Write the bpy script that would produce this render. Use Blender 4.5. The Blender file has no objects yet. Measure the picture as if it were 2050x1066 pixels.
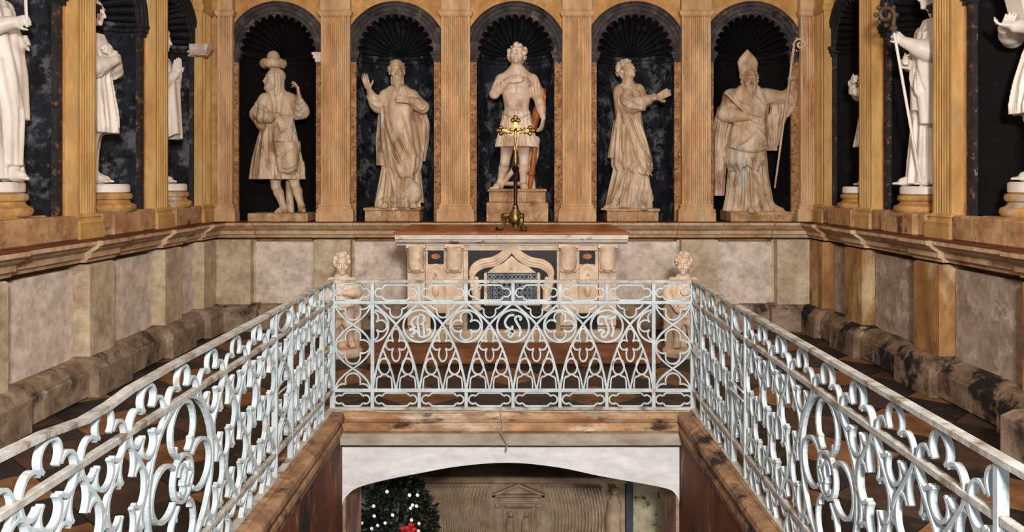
import bpy, math, random
import numpy as np
from mathutils import Vector, Matrix
PI = math.pi
rnd = random.Random(7)
scn = bpy.context.scene
COL = scn.collection
EYE = 1.72
# ------------------------------------------------------------------ camera, light, exposure
cam_d = bpy.data.cameras.new('camera'); cam = bpy.data.objects.new('camera', cam_d); COL.objects.link(cam)
cam.location = (0, 0, EYE); cam.rotation_euler = (PI/2, 0, 0)
cam_d.sensor_width = 36; cam_d.lens = 36*1680/2050
cam_d.shift_x = 0.0024; cam_d.shift_y = -0.0824; cam_d.clip_end = 60
scn.camera = cam
scn.view_settings.view_transform = 'Standard'; scn.view_settings.look = 'None'
scn.view_settings.gamma = 1; scn.view_settings.use_curve_mapping = False
scn.view_settings.exposure = 0.42
w = bpy.data.worlds.new('world'); scn.world = w; w.use_nodes = True
w.node_tree.nodes['Background'].inputs[0].default_value = (0.80, 0.84, 0.9, 1)
w.node_tree.nodes['Background'].inputs[1].default_value = 0.36

def area(name, loc, target, sx, sy, energy, color):
    l = bpy.data.lights.new(name, 'AREA'); l.shape = 'RECTANGLE'; l.size = sx; l.size_y = sy
    l.energy = energy; l.color = color
    o = bpy.data.objects.new(name, l); COL.objects.link(o); o.location = loc
    o.rotation_euler = (Vector(target)-Vector(loc)).to_track_quat('-Z', 'Y').to_euler()
    return o
area('flash_light', (0.5, -1.6, 3.2), (0, 8, 1.1), 0.7, 0.6, 520, (1, 0.95, 0.90))
area('ceiling_fill_light', (0.0, 5.6, 4.5), (0, 7.4, 0.8), 2.4, 1.6, 105, (1, 0.84, 0.66))  # added warm fill from overhead to lift the room; no fixture here
area('crypt_fill_right', (1.30, 7.08, -1.5), (-0.4, 7.6, -1.3), 0.15, 0.3, 2.0, (1, 0.9, 0.8))  # added side light, hidden by the right jamb, to bring out the fluting
area('crypt_fill_left', (-1.10, 6.75, -0.75), (0.3, 7.6, -1.4), 0.15, 0.15, 2.2, (1, 0.9, 0.8))  # second added light, for the left-hand fluting; no candle stands here

# ------------------------------------------------------------------ helpers
def tag(o, label=None, cat=None, group=None, kind=None):
    if label: o['label'] = label
    if cat: o['category'] = cat
    if group: o['group'] = group
    if kind: o['kind'] = kind
    return o
def empty(name, loc=(0, 0, 0), rz=0, **k):
    o = bpy.data.objects.new(name, None); COL.objects.link(o); o.location = loc
    o.rotation_euler = (0, 0, rz); o.empty_display_size = 0.1
    return tag(o, **k)
def inst(o, loc=None, parent=None, scale=None, rot=None):
    c = o.copy(); COL.objects.link(c)
    if loc is not None: c.location = loc
    if scale is not None: c.scale = scale
    if rot is not None: c.rotation_euler = rot
    if parent is not None: c.parent = parent
    return c

class MB:
    def __init__(s): s.v = []; s.f = []
    def add(s, vs, fs):
        n = len(s.v); s.v += [tuple(v) for v in vs]; s.f += [tuple(i+n for i in f) for f in fs]; return s
    def box(s, x0, x1, y0, y1, z0, z1):
        return s.frus(x0, x1, y0, y1, z0, x0, x1, y0, y1, z1)
    def frus(s, x0, x1, y0, y1, z0, a0, a1, b0, b1, z1):
        return s.add([(x0,y0,z0),(x1,y0,z0),(x1,y1,z0),(x0,y1,z0),(a0,b0,z1),(a1,b0,z1),(a1,b1,z1),(a0,b1,z1)],
                     [(3,2,1,0),(4,5,6,7),(0,1,5,4),(1,2,6,5),(2,3,7,6),(3,0,4,7)])
    def bbox(s, x0, x1, y0, y1, z0, z1, b=0.01):   # chamfered box
        s.frus(x0+b,x1-b,y0+b,y1-b,z0, x0,x1,y0,y1,z0+b); s.box(x0,x1,y0,y1,z0+b,z1-b)
        return s.frus(x0,x1,y0,y1,z1-b, x0+b,x1-b,y0+b,y1-b,z1)
    def prism(s, pts, fn):
        """pts list of 2D points; fn(p, side 0/1) -> 3D"""
        n = len(pts)
        vs = [fn(p, 0) for p in pts]+[fn(p, 1) for p in pts]
        fs = [tuple(range(n))[::-1], tuple(range(n, 2*n))]+[(i, (i+1) % n, n+(i+1) % n, n+i) for i in range(n)]
        return s.add(vs, fs)
    def mould(s, u0, u1, prof, m0=0, m1=0):
        """profile [(out, z)] run along x; y = -out ; m: mitre factor at ends"""
        pr = prof+[(prof[-1][0]*0-0.0, prof[-1][1])] if False else prof
        return s.prism(pr, lambda p, e: ((u1+m1*p[0]) if e else (u0-m0*p[0]), -p[0], p[1]))
    def lathe(s, prof, n=24, c=(0, 0, 0), a0=0, a1=2*PI, cap=True):
        full = abs(a1-a0-2*PI) < 1e-6; m = n if full else n+1
        vs = []
        for r, z in prof:
            for i in range(m):
                a = a0+(a1-a0)*i/n; vs.append((c[0]+r*math.cos(a), c[1]+r*math.sin(a), c[2]+z))
        fs = []
        for j in range(len(prof)-1):
            for i in range(n):
                i2 = (i+1) % m
                fs.append((j*m+i, j*m+i2, (j+1)*m+i2, (j+1)*m+i))
        if cap and full:
            fs.append(tuple(range(m))[::-1]); fs.append(tuple(range((len(prof)-1)*m, len(prof)*m)))
        return s.add(vs, fs)
    def ribbon(s, pts, w, d, closed=False, c=0.0):
        """flat bar swept along 2D polyline (u,z): in-plane width w, depth d (along y)"""
        n = len(pts); vs = []
        for i in range(n):
            a = pts[i-1] if (i > 0 or closed) else pts[i]; b = pts[(i+1) % n] if (i < n-1 or closed) else pts[i]
            tx, tz = b[0]-a[0], b[1]-a[1]; L = math.hypot(tx, tz) or 1
            nx, nz = -tz/L*w/2, tx/L*w/2; p = pts[i]
            vs += [(p[0]+nx, c-d/2, p[1]+nz), (p[0]-nx, c-d/2, p[1]-nz), (p[0]-nx, c+d/2, p[1]-nz), (p[0]+nx, c+d/2, p[1]+nz)]
        fs = []
        for i in range(n if closed else n-1):
            j = (i+1) % n
            for k in range(4):
                k2 = (k+1) % 4
                fs.append((4*i+k, 4*j+k, 4*j+k2, 4*i+k2))
        if not closed: fs += [(0,1,2,3), (4*n-1,4*n-2,4*n-3,4*n-4)]
        return s.add(vs, fs)
    def tube(s, pts, rad, n=8):
        P = [Vector(p) for p in pts]; m = len(P)
        R = rad if isinstance(rad, (list, tuple)) else [rad]*m
        vs = []; up = Vector((0, 0, 1)); px = None
        for i in range(m):
            t = (P[min(i+1, m-1)]-P[max(i-1, 0)]).normalized()
            if px is None:
                px = t.cross(up);
                if px.length < 0.1: px = t.cross(Vector((0, 1, 0)))
            px = (px-t*px.dot(t)).normalized(); py = t.cross(px)
            for k in range(n):
                a = 2*PI*k/n; vs.append(P[i]+(px*math.cos(a)+py*math.sin(a))*R[i])
        fs = [(i*n+k, i*n+(k+1) % n, (i+1)*n+(k+1) % n, (i+1)*n+k) for i in range(m-1) for k in range(n)]
        fs += [tuple(range(n))[::-1], tuple(range((m-1)*n, m*n))]
        return s.add(vs, fs)
    def ball(s, c, r, n=8, m=6):
        r = r if isinstance(r, (list, tuple)) else (r, r, r)
        vs = [(c[0]+r[0]*math.sin(PI*j/m)*math.cos(2*PI*i/n), c[1]+r[1]*math.sin(PI*j/m)*math.sin(2*PI*i/n), c[2]+r[2]*math.cos(PI*j/m)) for j in range(1, m) for i in range(n)]
        b = len(vs); vs += [(c[0], c[1], c[2]+r[2]), (c[0], c[1], c[2]-r[2])]
        fs = [(j*n+i, (j+1)*n+i, (j+1)*n+(i+1) % n, j*n+(i+1) % n) for j in range(m-2) for i in range(n)]
        fs += [(b, i, (i+1) % n) for i in range(n)]+[(b+1, (m-2)*n+(i+1) % n, (m-2)*n+i) for i in range(n)]
        return s.add(vs, fs)
    def build(s, name, mat, parent=None, loc=None, smooth=False, rz=0, **k):
        me = bpy.data.meshes.new(name); me.from_pydata(s.v, [], s.f); me.update()
        if smooth:
            me.shade_smooth()
            try: me.set_sharp_from_angle(angle=math.radians(38))
            except Exception: pass
        me.materials.append(mat)
        o = bpy.data.objects.new(name, me); COL.objects.link(o)
        if parent is not None: o.parent = parent
        if loc is not None: o.location = loc
        if rz: o.rotation_euler = (0, 0, rz)
        return tag(o, **k)

def lin(c):
    return tuple(((x/255)/12.92 if x/255 <= 0.04045 else ((x/255+0.055)/1.055)**2.4) for x in c)+(1,)

def stone(name, c1, c2, scale=3, c3=None, s3=1.5, t3=(0.55, 0.7), rough=0.75, bump=0.3, bscale=25, metal=0, stretch=(1, 1, 1), c4=None, s4=4, t4=(0.6, 0.66), spec=0.4, grime=0.4):
    m = bpy.data.materials.new(name); m.use_nodes = True; nt = m.node_tree; N = nt.nodes; L = nt.links
    b = N['Principled BSDF']; b.inputs['Roughness'].default_value = rough; b.inputs['Metallic'].default_value = metal
    b.inputs['Specular IOR Level'].default_value = spec
    g = N.new('ShaderNodeNewGeometry'); mp = N.new('ShaderNodeMapping'); mp.inputs['Scale'].default_value = stretch
    L.new(g.outputs['Position'], mp.inputs['Vector'])
    def noise(sc, det=6, off=0):
        n = N.new('ShaderNodeTexNoise'); n.inputs['Scale'].default_value = sc; n.inputs['Detail'].default_value = det
        n.inputs['Roughness'].default_value = 0.65
        if off:
            a = N.new('ShaderNodeVectorMath'); a.operation = 'ADD'; a.inputs[1].default_value = (off, off*.7, off*1.3)
            L.new(mp.outputs[0], a.inputs[0]); L.new(a.outputs[0], n.inputs['Vector'])
        else: L.new(mp.outputs[0], n.inputs['Vector'])
        return n
    def ramp(n, t):
        r = N.new('ShaderNodeMapRange'); r.inputs['From Min'].default_value = t[0]; r.inputs['From Max'].default_value = t[1]
        r.interpolation_type = 'SMOOTHSTEP'; L.new(n.outputs['Fac'], r.inputs['Value']); return r.outputs[0]
    def mix(f, a, bb):
        x = N.new('ShaderNodeMix'); x.data_type = 'RGBA'
        L.new(f, x.inputs[0])
        if isinstance(a, tuple): x.inputs[6].default_value = a
        else: L.new(a, x.inputs[6])
        x.inputs[7].default_value = bb
        return x.outputs[2]
    c = mix(ramp(noise(scale), (0.35, 0.65)), lin(c1), lin(c2))
    if c3: c = mix(ramp(noise(s3, 8, 3.1), t3), c, lin(c3))
    if c4: c = mix(ramp(noise(s4, 10, 7.7), t4), c, lin(c4))
    if grime:      # weathered mottling of the surface colour
        gr = N.new('ShaderNodeMapRange'); gr.inputs['From Min'].default_value = .32; gr.inputs['From Max'].default_value = .62
        gr.inputs['To Min'].default_value = 1-grime; gr.inputs['To Max'].default_value = 1.04
        L.new(noise(9, 12, 5.3).outputs['Fac'], gr.inputs['Value'])
        hs = N.new('ShaderNodeHueSaturation'); L.new(gr.outputs[0], hs.inputs['Value']); L.new(c, hs.inputs['Color']); c = hs.outputs[0]
    L.new(c, b.inputs['Base Color'])
    if bump:
        bn = N.new('ShaderNodeBump'); bn.inputs['Strength'].default_value = bump; bn.inputs['Distance'].default_value = 0.01
        L.new(noise(bscale, 6).outputs['Fac'], bn.inputs['Height']); L.new(bn.outputs[0], b.inputs['Normal'])
    return m

M = {}
M['ochre'] = stone('ochre_stone', (212,166,104), (192,138,76), 2.2, (226,182,120), 1.2, (0.5,0.7), bump=.25, c4=(150,88,38), s4=5, t4=(.62,.72), grime=0.34)
M['pil'] = stone('pilaster_stone', (222,186,142), (200,156,108), 4, (176,112,58), 2.5, (0.56,0.75), bump=.2, stretch=(1,1,.35), grime=0.34)
M['pil_side'] = stone('pilaster_stone_yellow', (214,174,110), (196,150,86), 4, (180,146,104), 2.0, (0.52,0.75), bump=.2, stretch=(1,1,.35), grime=0.28)
M['jamb'] = stone('jamb_plaster', (192,144,94), (146,100,62), 14, (58,42,34), 34, (0.54,0.62), bump=.5, bscale=60, c4=(206,170,128), s4=22)
M['niche'] = stone('niche_paint', (16,18,25), (34,38,48), 3, (92,94,98), 5, (0.50,0.62), rough=.8, bump=.4, c4=(8,8,10), s4=7, t4=(.52,.60), spec=.25)
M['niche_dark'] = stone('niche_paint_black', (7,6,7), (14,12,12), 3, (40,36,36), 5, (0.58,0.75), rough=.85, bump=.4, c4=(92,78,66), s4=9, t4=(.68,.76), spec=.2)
M['arch'] = stone('archivolt_stone', (44,40,44), (76,68,66), 5, (108,96,88), 6, (0.52,0.68), bump=.5, c4=(16,14,16), s4=4, t4=(.56,.66))
M['ledge'] = stone('ledge_stone', (214,186,150), (192,156,116), 2, (166,112,66), 2.4, (0.55,0.72), bump=.3, c4=(120,80,50), s4=9, t4=(.64,.72))
M['ledge_top'] = stone('ledge_top_stone', (128,66,26), (92,46,20), 3, (156,96,52), 2, (0.55,0.7), bump=.3)
M['panel'] = stone('dado_plaster', (234,220,206), (220,202,186), 3, (200,180,164), 7, (0.5,0.7), bump=.3, c4=(190,146,96), s4=2.0, t4=(.66,.76))
M['panel_r'] = stone('dado_plaster_peeling', (182,164,150), (160,140,124), 3, (196,184,170), 5.5, (0.55,0.6), bump=.5, c4=(150,98,48), s4=1.9, t4=(.6,.72))
M['dpil'] = stone('dado_pilaster_stone', (212,196,168), (190,168,138), 3.5, (158,126,92), 2.2, (0.54,0.74), bump=.35, c4=(206,192,164), s4=3)
M['dpil_r'] = stone('dado_pilaster_rusty', (172,118,58), (150,96,44), 3.5, (190,160,110), 2.2, (0.52,0.68), bump=.4, c4=(96,60,30), s4=4)
M['plinth'] = stone('plinth_stone', (172,150,128), (136,112,90), 4, (60,48,38), 2.6, (0.53,0.66), rough=.9, bump=.8, bscale=18, c4=(176,160,140), s4=6, t4=(.6,.68), grime=0.5)
M['iron'] = stone('painted_iron', (196,206,208), (176,188,192), 8, (164,148,136), 14, (0.56,0.72), rough=.45, bump=.15, bscale=60, c4=(150,118,96), s4=30, t4=(.68,.76), spec=.5, grime=0.18)
M['iron_top'] = stone('worn_iron_rail', (176,170,160), (196,196,190), 10, (130,112,94), 9, (0.5,0.66), rough=.6, bump=.3, bscale=60)
M['coping'] = stone('coping_stone', (200,160,118), (158,108,68), 3.2, (226,204,178), 2.5, (0.50,0.66), bump=.5, c4=(60,38,26), s4=4.5, t4=(.54,.66), stretch=(.5,.6,1.5), grime=0.5)
M['coping_dark'] = stone('coping_stone_dark', (176,136,102), (132,96,68), 3.2, (160,130,104), 3, (0.55,0.7), bump=.5, c4=(42,28,22), s4=3.5, t4=(.52,.64), grime=0.5)
M['pitwall'] = stone('pit_wall_plaster', (122,66,34), (88,44,24), 2.5, (160,112,74), 5, (0.54,0.66), bump=.4, c4=(34,20,16), s4=2.6, t4=(.53,.66), stretch=(1,1,.4))
M['white'] = stone('whitewash', (236,234,230), (224,224,222), 4, (206,200,192), 3, (0.58,0.75), bump=.2, rough=.9, c4=(184,180,176), s4=10, t4=(.68,.78), stretch=(.6,1,1.4), grime=0.22)
M['fascia'] = stone('grey_marble_fascia', (190,180,164), (168,156,136), 3, (110,84,56), 1.8, (0.52,0.7), bump=.3, stretch=(.5,1,1))
M['tile_dark'] = stone('floor_tile_dark', (38,33,32), (27,24,24), 4, (66,54,46), 7, (0.55,0.7), rough=.55, bump=.1)
M['tile_mid'] = stone('floor_tile_brown', (82,60,46), (64,48,38), 4, (50,38,30), 5, (0.55,0.7), rough=.6, bump=.1)
M['tile_warm'] = stone('floor_tile_warm', (148,104,66), (118,80,50), 4, (84,56,38), 5, (0.55,0.7), rough=.6, bump=.1)
M['grout'] = stone('floor_bed', (60,48,38), (44,36,30), 6, rough=.9)
M['marble'] = stone('statue_marble_warm', (222,200,172), (192,160,126), 5, (142,92,58), 5.0, (0.49,0.70), rough=.5, bump=.12, c4=(204,198,188), s4=3.6, t4=(.56,.68), stretch=(1,1,.5), grime=0.28)
M['marble_w'] = stone('statue_marble_white', (238,230,220), (226,214,202), 5, (206,178,152), 4, (0.6,0.78), rough=.4, bump=.08, stretch=(1,1,.6), grime=0.1)
M['marble_p'] = stone('statue_marble_pink', (234,214,192), (218,188,160), 5, (168,130,100), 3.2, (0.55,0.75), rough=.45, bump=.1, grime=0.18)
M['brownstone'] = stone('brown_marble', (190,112,52), (160,84,36), 9, rough=.45, bump=.1)
M['pedestal'] = stone('pedestal_stone', (206,170,128), (176,134,92), 6, (130,84,50), 3, (0.55,0.7), bump=.35, c4=(214,196,170), s4=7)
M['pedestal_y'] = stone('pedestal_stone_yellow', (206,160,96), (176,128,72), 6, (196,190,180), 3, (0.55,0.7), bump=.3)
M['block'] = stone('base_course_stone', (204,164,118), (178,130,88), 5, (206,180,150), 3.5, (0.55,0.68), bump=.5, c4=(92,54,34), s4=4, t4=(.58,.68))
M['carrara'] = stone('veined_white_marble', (232,224,212), (214,202,188), 4, (120,104,98), 3.4, (0.6,0.66), rough=.35, bump=.05, stretch=(1,1,2.2), grime=0.15)
M['altar'] = stone('altar_marble', (230,208,182), (212,184,154), 6, (184,148,116), 5, (0.55,0.7), rough=.5, bump=.15, grime=0.28)
M['altar_top'] = stone('altar_top_marble', (168,96,46), (142,76,34), 3, (192,126,76), 3, (0.55,0.7), rough=.45, bump=.1, grime=0.25)
M['black'] = stone('black_marble', (12,11,13), (24,22,24), 5, (58,56,60), 7, (0.66,0.74), rough=.3, bump=0)
M['red'] = stone('red_marble', (196,110,66), (170,88,50), 12, rough=.4, bump=0)
M['steel'] = stone('grate_steel', (140,150,156), (96,104,112), 14, rough=.4, metal=.6, bump=.1, grime=0.2)
M['steel_dark'] = stone('grate_ground', (34,38,44), (22,24,28), 8, rough=.5, metal=.3, bump=.1)
M['brass'] = stone('aged_brass', (158,134,84), (104,84,46), 18, (52,38,18), 9, (0.52,0.66), rough=.35, metal=.85, bump=.3, bscale=50, grime=0.2)
M['bronze'] = stone('dark_bronze', (64,30,22), (36,18,14), 10, rough=.3, metal=.5, bump=.1)
M['wood'] = stone('predella_wood', (150,92,46), (116,66,30), 2.5, (84,46,22), 5, (0.55,0.7), rough=.55, bump=.2, stretch=(.3,1,3))
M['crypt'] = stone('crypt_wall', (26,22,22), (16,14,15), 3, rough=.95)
M['sarc'] = stone('sarcophagus_stone', (164,144,120), (138,116,92), 3.5, (160,148,120), 3, (0.55,0.7), rough=.8, bump=.3, c4=(150,78,50), s4=4, t4=(.6,.72))
M['slab'] = stone('mottled_slab', (172,166,140), (148,140,112), 8, (66,58,34), 13, (0.57,0.63), rough=.7, bump=.3)
M['slab_blue'] = stone('blue_grey_stone', (58,66,82), (40,46,60), 6, rough=.7, bump=.2)
M['slab_white'] = stone('mouldy_white_slab', (164,168,172), (120,124,132), 6, (40,42,48), 8, (0.52,0.62), rough=.8, bump=.3)
M['jambpink'] = stone('pink_jamb_plaster', (190,154,136), (160,124,104), 4, (120,84,66), 4, (0.55,0.7), bump=.3)
M['leaf'] = stone('dark_leaf', (22,34,20), (12,18,12), 20, rough=.5, bump=0, grime=0)
M['petal'] = stone('white_petal', (230,230,224), (214,214,206), 20, rough=.6, bump=0, grime=0)
M['petal_red'] = stone('red_petal', (176,20,26), (140,12,20), 20, rough=.6, bump=0, grime=0)
M['clay'] = stone('clay_pot', (120,70,46), (96,54,36), 8, rough=.8)
M['ceil'] = stone('ceiling_plaster', (190,160,126), (170,140,106), 2, bump=.2)
M['cable'] = stone('grey_cable', (170,160,146), (140,128,112), 20, rough=.6, bump=0, grime=0)
M['chip'] = stone('chipped_pale_stone', (232,214,200), (206,176,156), 8, bump=.4)
# ------------------------------------------------------------------ setting: walls (local frame: x along wall, -y into the room)
ZL = 1.25; ZS = 3.25; ZT = 4.5
def pilaster_mb(wd=.34, flute=6, top=ZT, pr=.1):
    m = MB(); h = wd/2; pts = [(-h, 0)]
    fw = (wd-.05)/flute; x = -h+.025
    for i in range(flute):
        pts += [(x+fw*.14, 0), (x+fw*.24, .018), (x+fw*.5, .027), (x+fw*.76, .018), (x+fw*.86, 0)]; x += fw
    pts += [(h, 0), (h, pr+.02), (-h, pr+.02)]
    m.prism(pts, lambda p, e: (p[0], p[1], 3.66 if e else ZL+.21))
    y1 = pr+.02
    def st(z0, z1, e0, e1): m.frus(-h-e0, h+e0, -e0, y1, z0, -h-e1, h+e1, -e1, y1, z1)
    st(ZL, ZL+.105, .05, .05); st(ZL+.105, ZL+.135, .042, .048); st(ZL+.135, ZL+.155, .048, .03); st(ZL+.155, ZL+.18, .02, .022); st(ZL+.18, ZL+.21, .03, .004)
    st(3.66, 3.68, .004, .02); st(3.68, 3.72, .02, .03); st(3.72, 3.745, .03, .01)
    st(3.745, top, .005, .005)
    return m
def niche_mb(r, d=.92):
    m = MB(); n = 28
    pts = [(-r*math.cos(PI*i/n), d*r*math.sin(PI*i/n)) for i in range(n+1)]
    vs = [(x, y, ZL) for x, y in pts]+[(x, y, ZS-.09) for x, y in pts]
    m.add(vs, [(i, i+1, n+2+i, n+1+i) for i in range(n)]); m.add([(x, y, ZL+.001) for x, y in pts], [tuple(range(n+1))])
    prof = [(0, -.09), (.02, -.08), (.02, -.05), (.05, -.03), (.05, 0), (0.012, .012)]   # impost moulding round the niche
    for j in range(len(prof)-1):
        (a, za), (b, zb) = prof[j], prof[j+1]
        va = [(x*(1-a/r), y*(1-a/r), ZS+za) for x, y in pts]; vb = [(x*(1-b/r), y*(1-b/r), ZS+zb) for x, y in pts]
        m.add(va+vb, [(i, i+1, n+2+i, n+1+i) for i in range(n)])
    return m
def shell_mb(r, lobes=15, d=.92):
    m = MB(); n = lobes*8; k = 14; vs = []
    for j in range(k+1):
        ps = PI/2*j/k
        for i in range(n+1):
            th = PI*i/n
            lob = abs(math.sin(lobes*th/1))**.7
            rr = r*(.865+.105*lob*math.cos(ps)**.3 if ps < PI/2-1e-6 else .865)
            vs.append((rr*math.cos(th)*math.cos(ps), d*rr*math.sin(ps)+.02, ZS+.01+rr*math.sin(th)*math.cos(ps)))
    m.add(vs, [(j*(n+1)+i, j*(n+1)+i+1, (j+1)*(n+1)+i+1, (j+1)*(n+1)+i) for j in range(k) for i in range(n)])
    return m
def rim_mb(r, lobes=15):
    m = MB(); n = lobes*8
    ra = [(r*(.865+.105*abs(math.sin(lobes*PI*i/n))**.7)*math.cos(PI*i/n), .02, ZS+.01+r*(.865+.105*abs(math.sin(lobes*PI*i/n))**.7)*math.sin(PI*i/n)) for i in range(n+1)]
    rb = [(r*math.cos(PI*i/n), 0.0, ZS+r*math.sin(PI*i/n)) for i in range(n+1)]
    return m.add(ra+rb, [(i, i+1, n+2+i, n+1+i) for i in range(n)])
def archivolt_mb(r):
    m = MB(); n = 32
    prof = [(r-.004, .01), (r-.004, -.012), (r+.035, -.012), (r+.04, -.025), (r+.085, -.025), (r+.09, -.04), (r+.12, -.045), (r+.15, -.02), (r+.155, .01)]
    vs = []
    for i in range(n+1):
        a = PI*i/n
        for q, y in prof: vs.append((q*math.cos(a), y, ZS+q*math.sin(a)))
    k = len(prof)
    m.add(vs, [(i*k+j, (i+1)*k+j, (i+1)*k+(j+1) % k, i*k+(j+1) % k) for i in range(n) for j in range(k)]+[tuple(range(k)), tuple(range(n*k, n*k+k))])
    return m
def impost_mb(r, sgn):
    m = MB()
    for z0, z1, e in ((-.11, -.07, .0), (-.07, -.03, .018), (-.03, .0, .03)):
        a, b = sorted((sgn*(r-.012-e), sgn*(r+.11))); m.box(a, b, -.03-e, .04, ZS+z0, ZS+z1)
    return m
def build_wall(name, loc, rz, u0, u1, bays, pils, r, mats, thick=.62, dado_mats=None, dn=None, specialdark=(), pilw=.34, flute=6):
    """bays: niche centres; wall face is pr behind the pilaster face"""
    pr = .1; m = MB()
    edges = sorted(bays)
    x = u0
    for c in edges:
        m.box(x, c-r, pr, pr+.06, ZL, ZT)
        n = 24
        arc = [(c-r*math.cos(PI*i/n), ZS+r*math.sin(PI*i/n)) for i in range(n+1)]
        for i in range(n):
            (xa, za), (xb, zb) = arc[i], arc[i+1]
            m.add([(xa, pr, za), (xb, pr, zb), (xb, pr, ZT), (xa, pr, ZT)], [(0, 1, 2, 3)])
        x = c+r
    m.box(x, u1, pr, pr+.06, ZL, ZT)
    m.box(u0, u1, pr+thick, pr+thick+.15, 0, ZT)          # solid backing behind the niches
    m.box(u0, u1, pr+.05, pr+thick, 0.0, ZL-.002)             # solid lower wall core
    wl = m.build(name, mats['wall'], loc=loc, rz=rz, kind='structure')
    # jamb faces (crumbling plaster strips) on both sides of every niche
    pm = nm = sm = nd = sd = am = il = ir = jm = None
    for bi, c in enumerate(edges):
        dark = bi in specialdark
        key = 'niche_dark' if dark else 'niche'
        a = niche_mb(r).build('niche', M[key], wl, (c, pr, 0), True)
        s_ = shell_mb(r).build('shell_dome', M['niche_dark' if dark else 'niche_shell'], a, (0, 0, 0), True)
        rim_mb(r).build('shell_rim', mats['arch'], a)
        archivolt_mb(r).build('archivolt', mats['arch'], wl, (c, pr, 0), True)
        for sg in (-1, 1):
            impost_mb(r, sg).build('impost', M['chip'] if (name, bi, sg) in CHIPS else mats['arch'], wl, (c, pr, 0))
            j = MB(); lo, hi = sorted((sg*(r-.002), sg*(r+.085)))
            j.box(lo, hi, -.012, .03, ZL+.0, ZS-.11); j.build('jamb_strip', mats['jamb'], wl, (c, pr, 0))
    for c in pils:
        if name == 'wall_back' and abs(c) > 3: pilaster_mb(wd=.17, flute=3).build('pilaster', mats['pil'], wl, (c, 0, 0))
        elif pm is None: pm = pilaster_mb(wd=pilw, flute=flute).build('pilaster', mats['pil'], wl, (c, 0, 0))
        else: inst(pm, (c, 0, 0))
    return wl
CHIPS = {('wall_back', 0, 1), ('wall_left', 3, 1), ('wall_back', 0, 1)}
M['niche_shell'] = stone('shell_paint', (10,10,13), (20,20,25), 5, (52,50,54), 7, (0.54,0.70), rough=.75, bump=.3, spec=.3)

YB = 9.86; XL = -3.50; XR = 3.58
matsB = dict(wall=M['ochre'], pil=M['pil'], arch=M['arch'], jamb=M['jamb'])
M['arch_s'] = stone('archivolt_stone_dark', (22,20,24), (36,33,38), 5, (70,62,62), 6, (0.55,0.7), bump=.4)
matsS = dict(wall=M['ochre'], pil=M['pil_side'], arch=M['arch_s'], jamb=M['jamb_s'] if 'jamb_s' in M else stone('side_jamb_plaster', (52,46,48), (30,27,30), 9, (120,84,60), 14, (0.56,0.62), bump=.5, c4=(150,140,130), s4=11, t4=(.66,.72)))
BN = [-2.755, -1.357, .071, 1.493, 2.879]
wb = build_wall('wall_back', (0, YB, 0), 0, XL-.7, XR+.7, BN, [-3.345, -2.048, -.634, .792, 2.195, 3.505], .463, matsB, specialdark=(0, 4))
SN = [4.7, 6.2, 7.7, 9.06]; SP = [3.95, 5.45, 6.95, 8.45, 9.70]
wl = build_wall('wall_left', (XL, 0, 0), PI/2, 2.9, 9.96, SN, SP, .45, matsS, pilw=.30)
wr = build_wall('wall_right', (XR, 0, 0), -PI/2, -9.96, -2.9, [-y for y in SN], [-y for y in SP], .45, matsS, specialdark=(0, 1, 2, 3), pilw=.30)

m = MB(); m.prism([(9.42, 3.27), (9.56, 3.285), (9.58, 3.24), (9.55, 3.19), (9.51, 3.14), (9.46, 3.15), (9.43, 3.21)], lambda p, e: (p[0], .10 if e else -.12+.3*(3.285-p[1]), p[1])); m.build('impost', M['chip'], wl)
# base course of stone blocks under the side niches
def base_course(parent, sgn):
    ys = sorted(sgn*y for y in SP)
    for a, b in zip(ys[:-1], ys[1:]):
        u = a+.22
        cuts = [u, u+(b-a-.44)*.3, u+(b-a-.44)*.68, b-.22]
        for i in range(3):
            m = MB(); e = rnd.uniform(-.008, .008); t = ZL+.2+rnd.uniform(-.006, .006)
            m.bbox(cuts[i]+.003, cuts[i+1]-.003, -.03+e, .12, ZL+.001, t, .012)
            m.build('base_block', M['block'], parent)
base_course(wl, 1); base_course(wr, -1)

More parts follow.
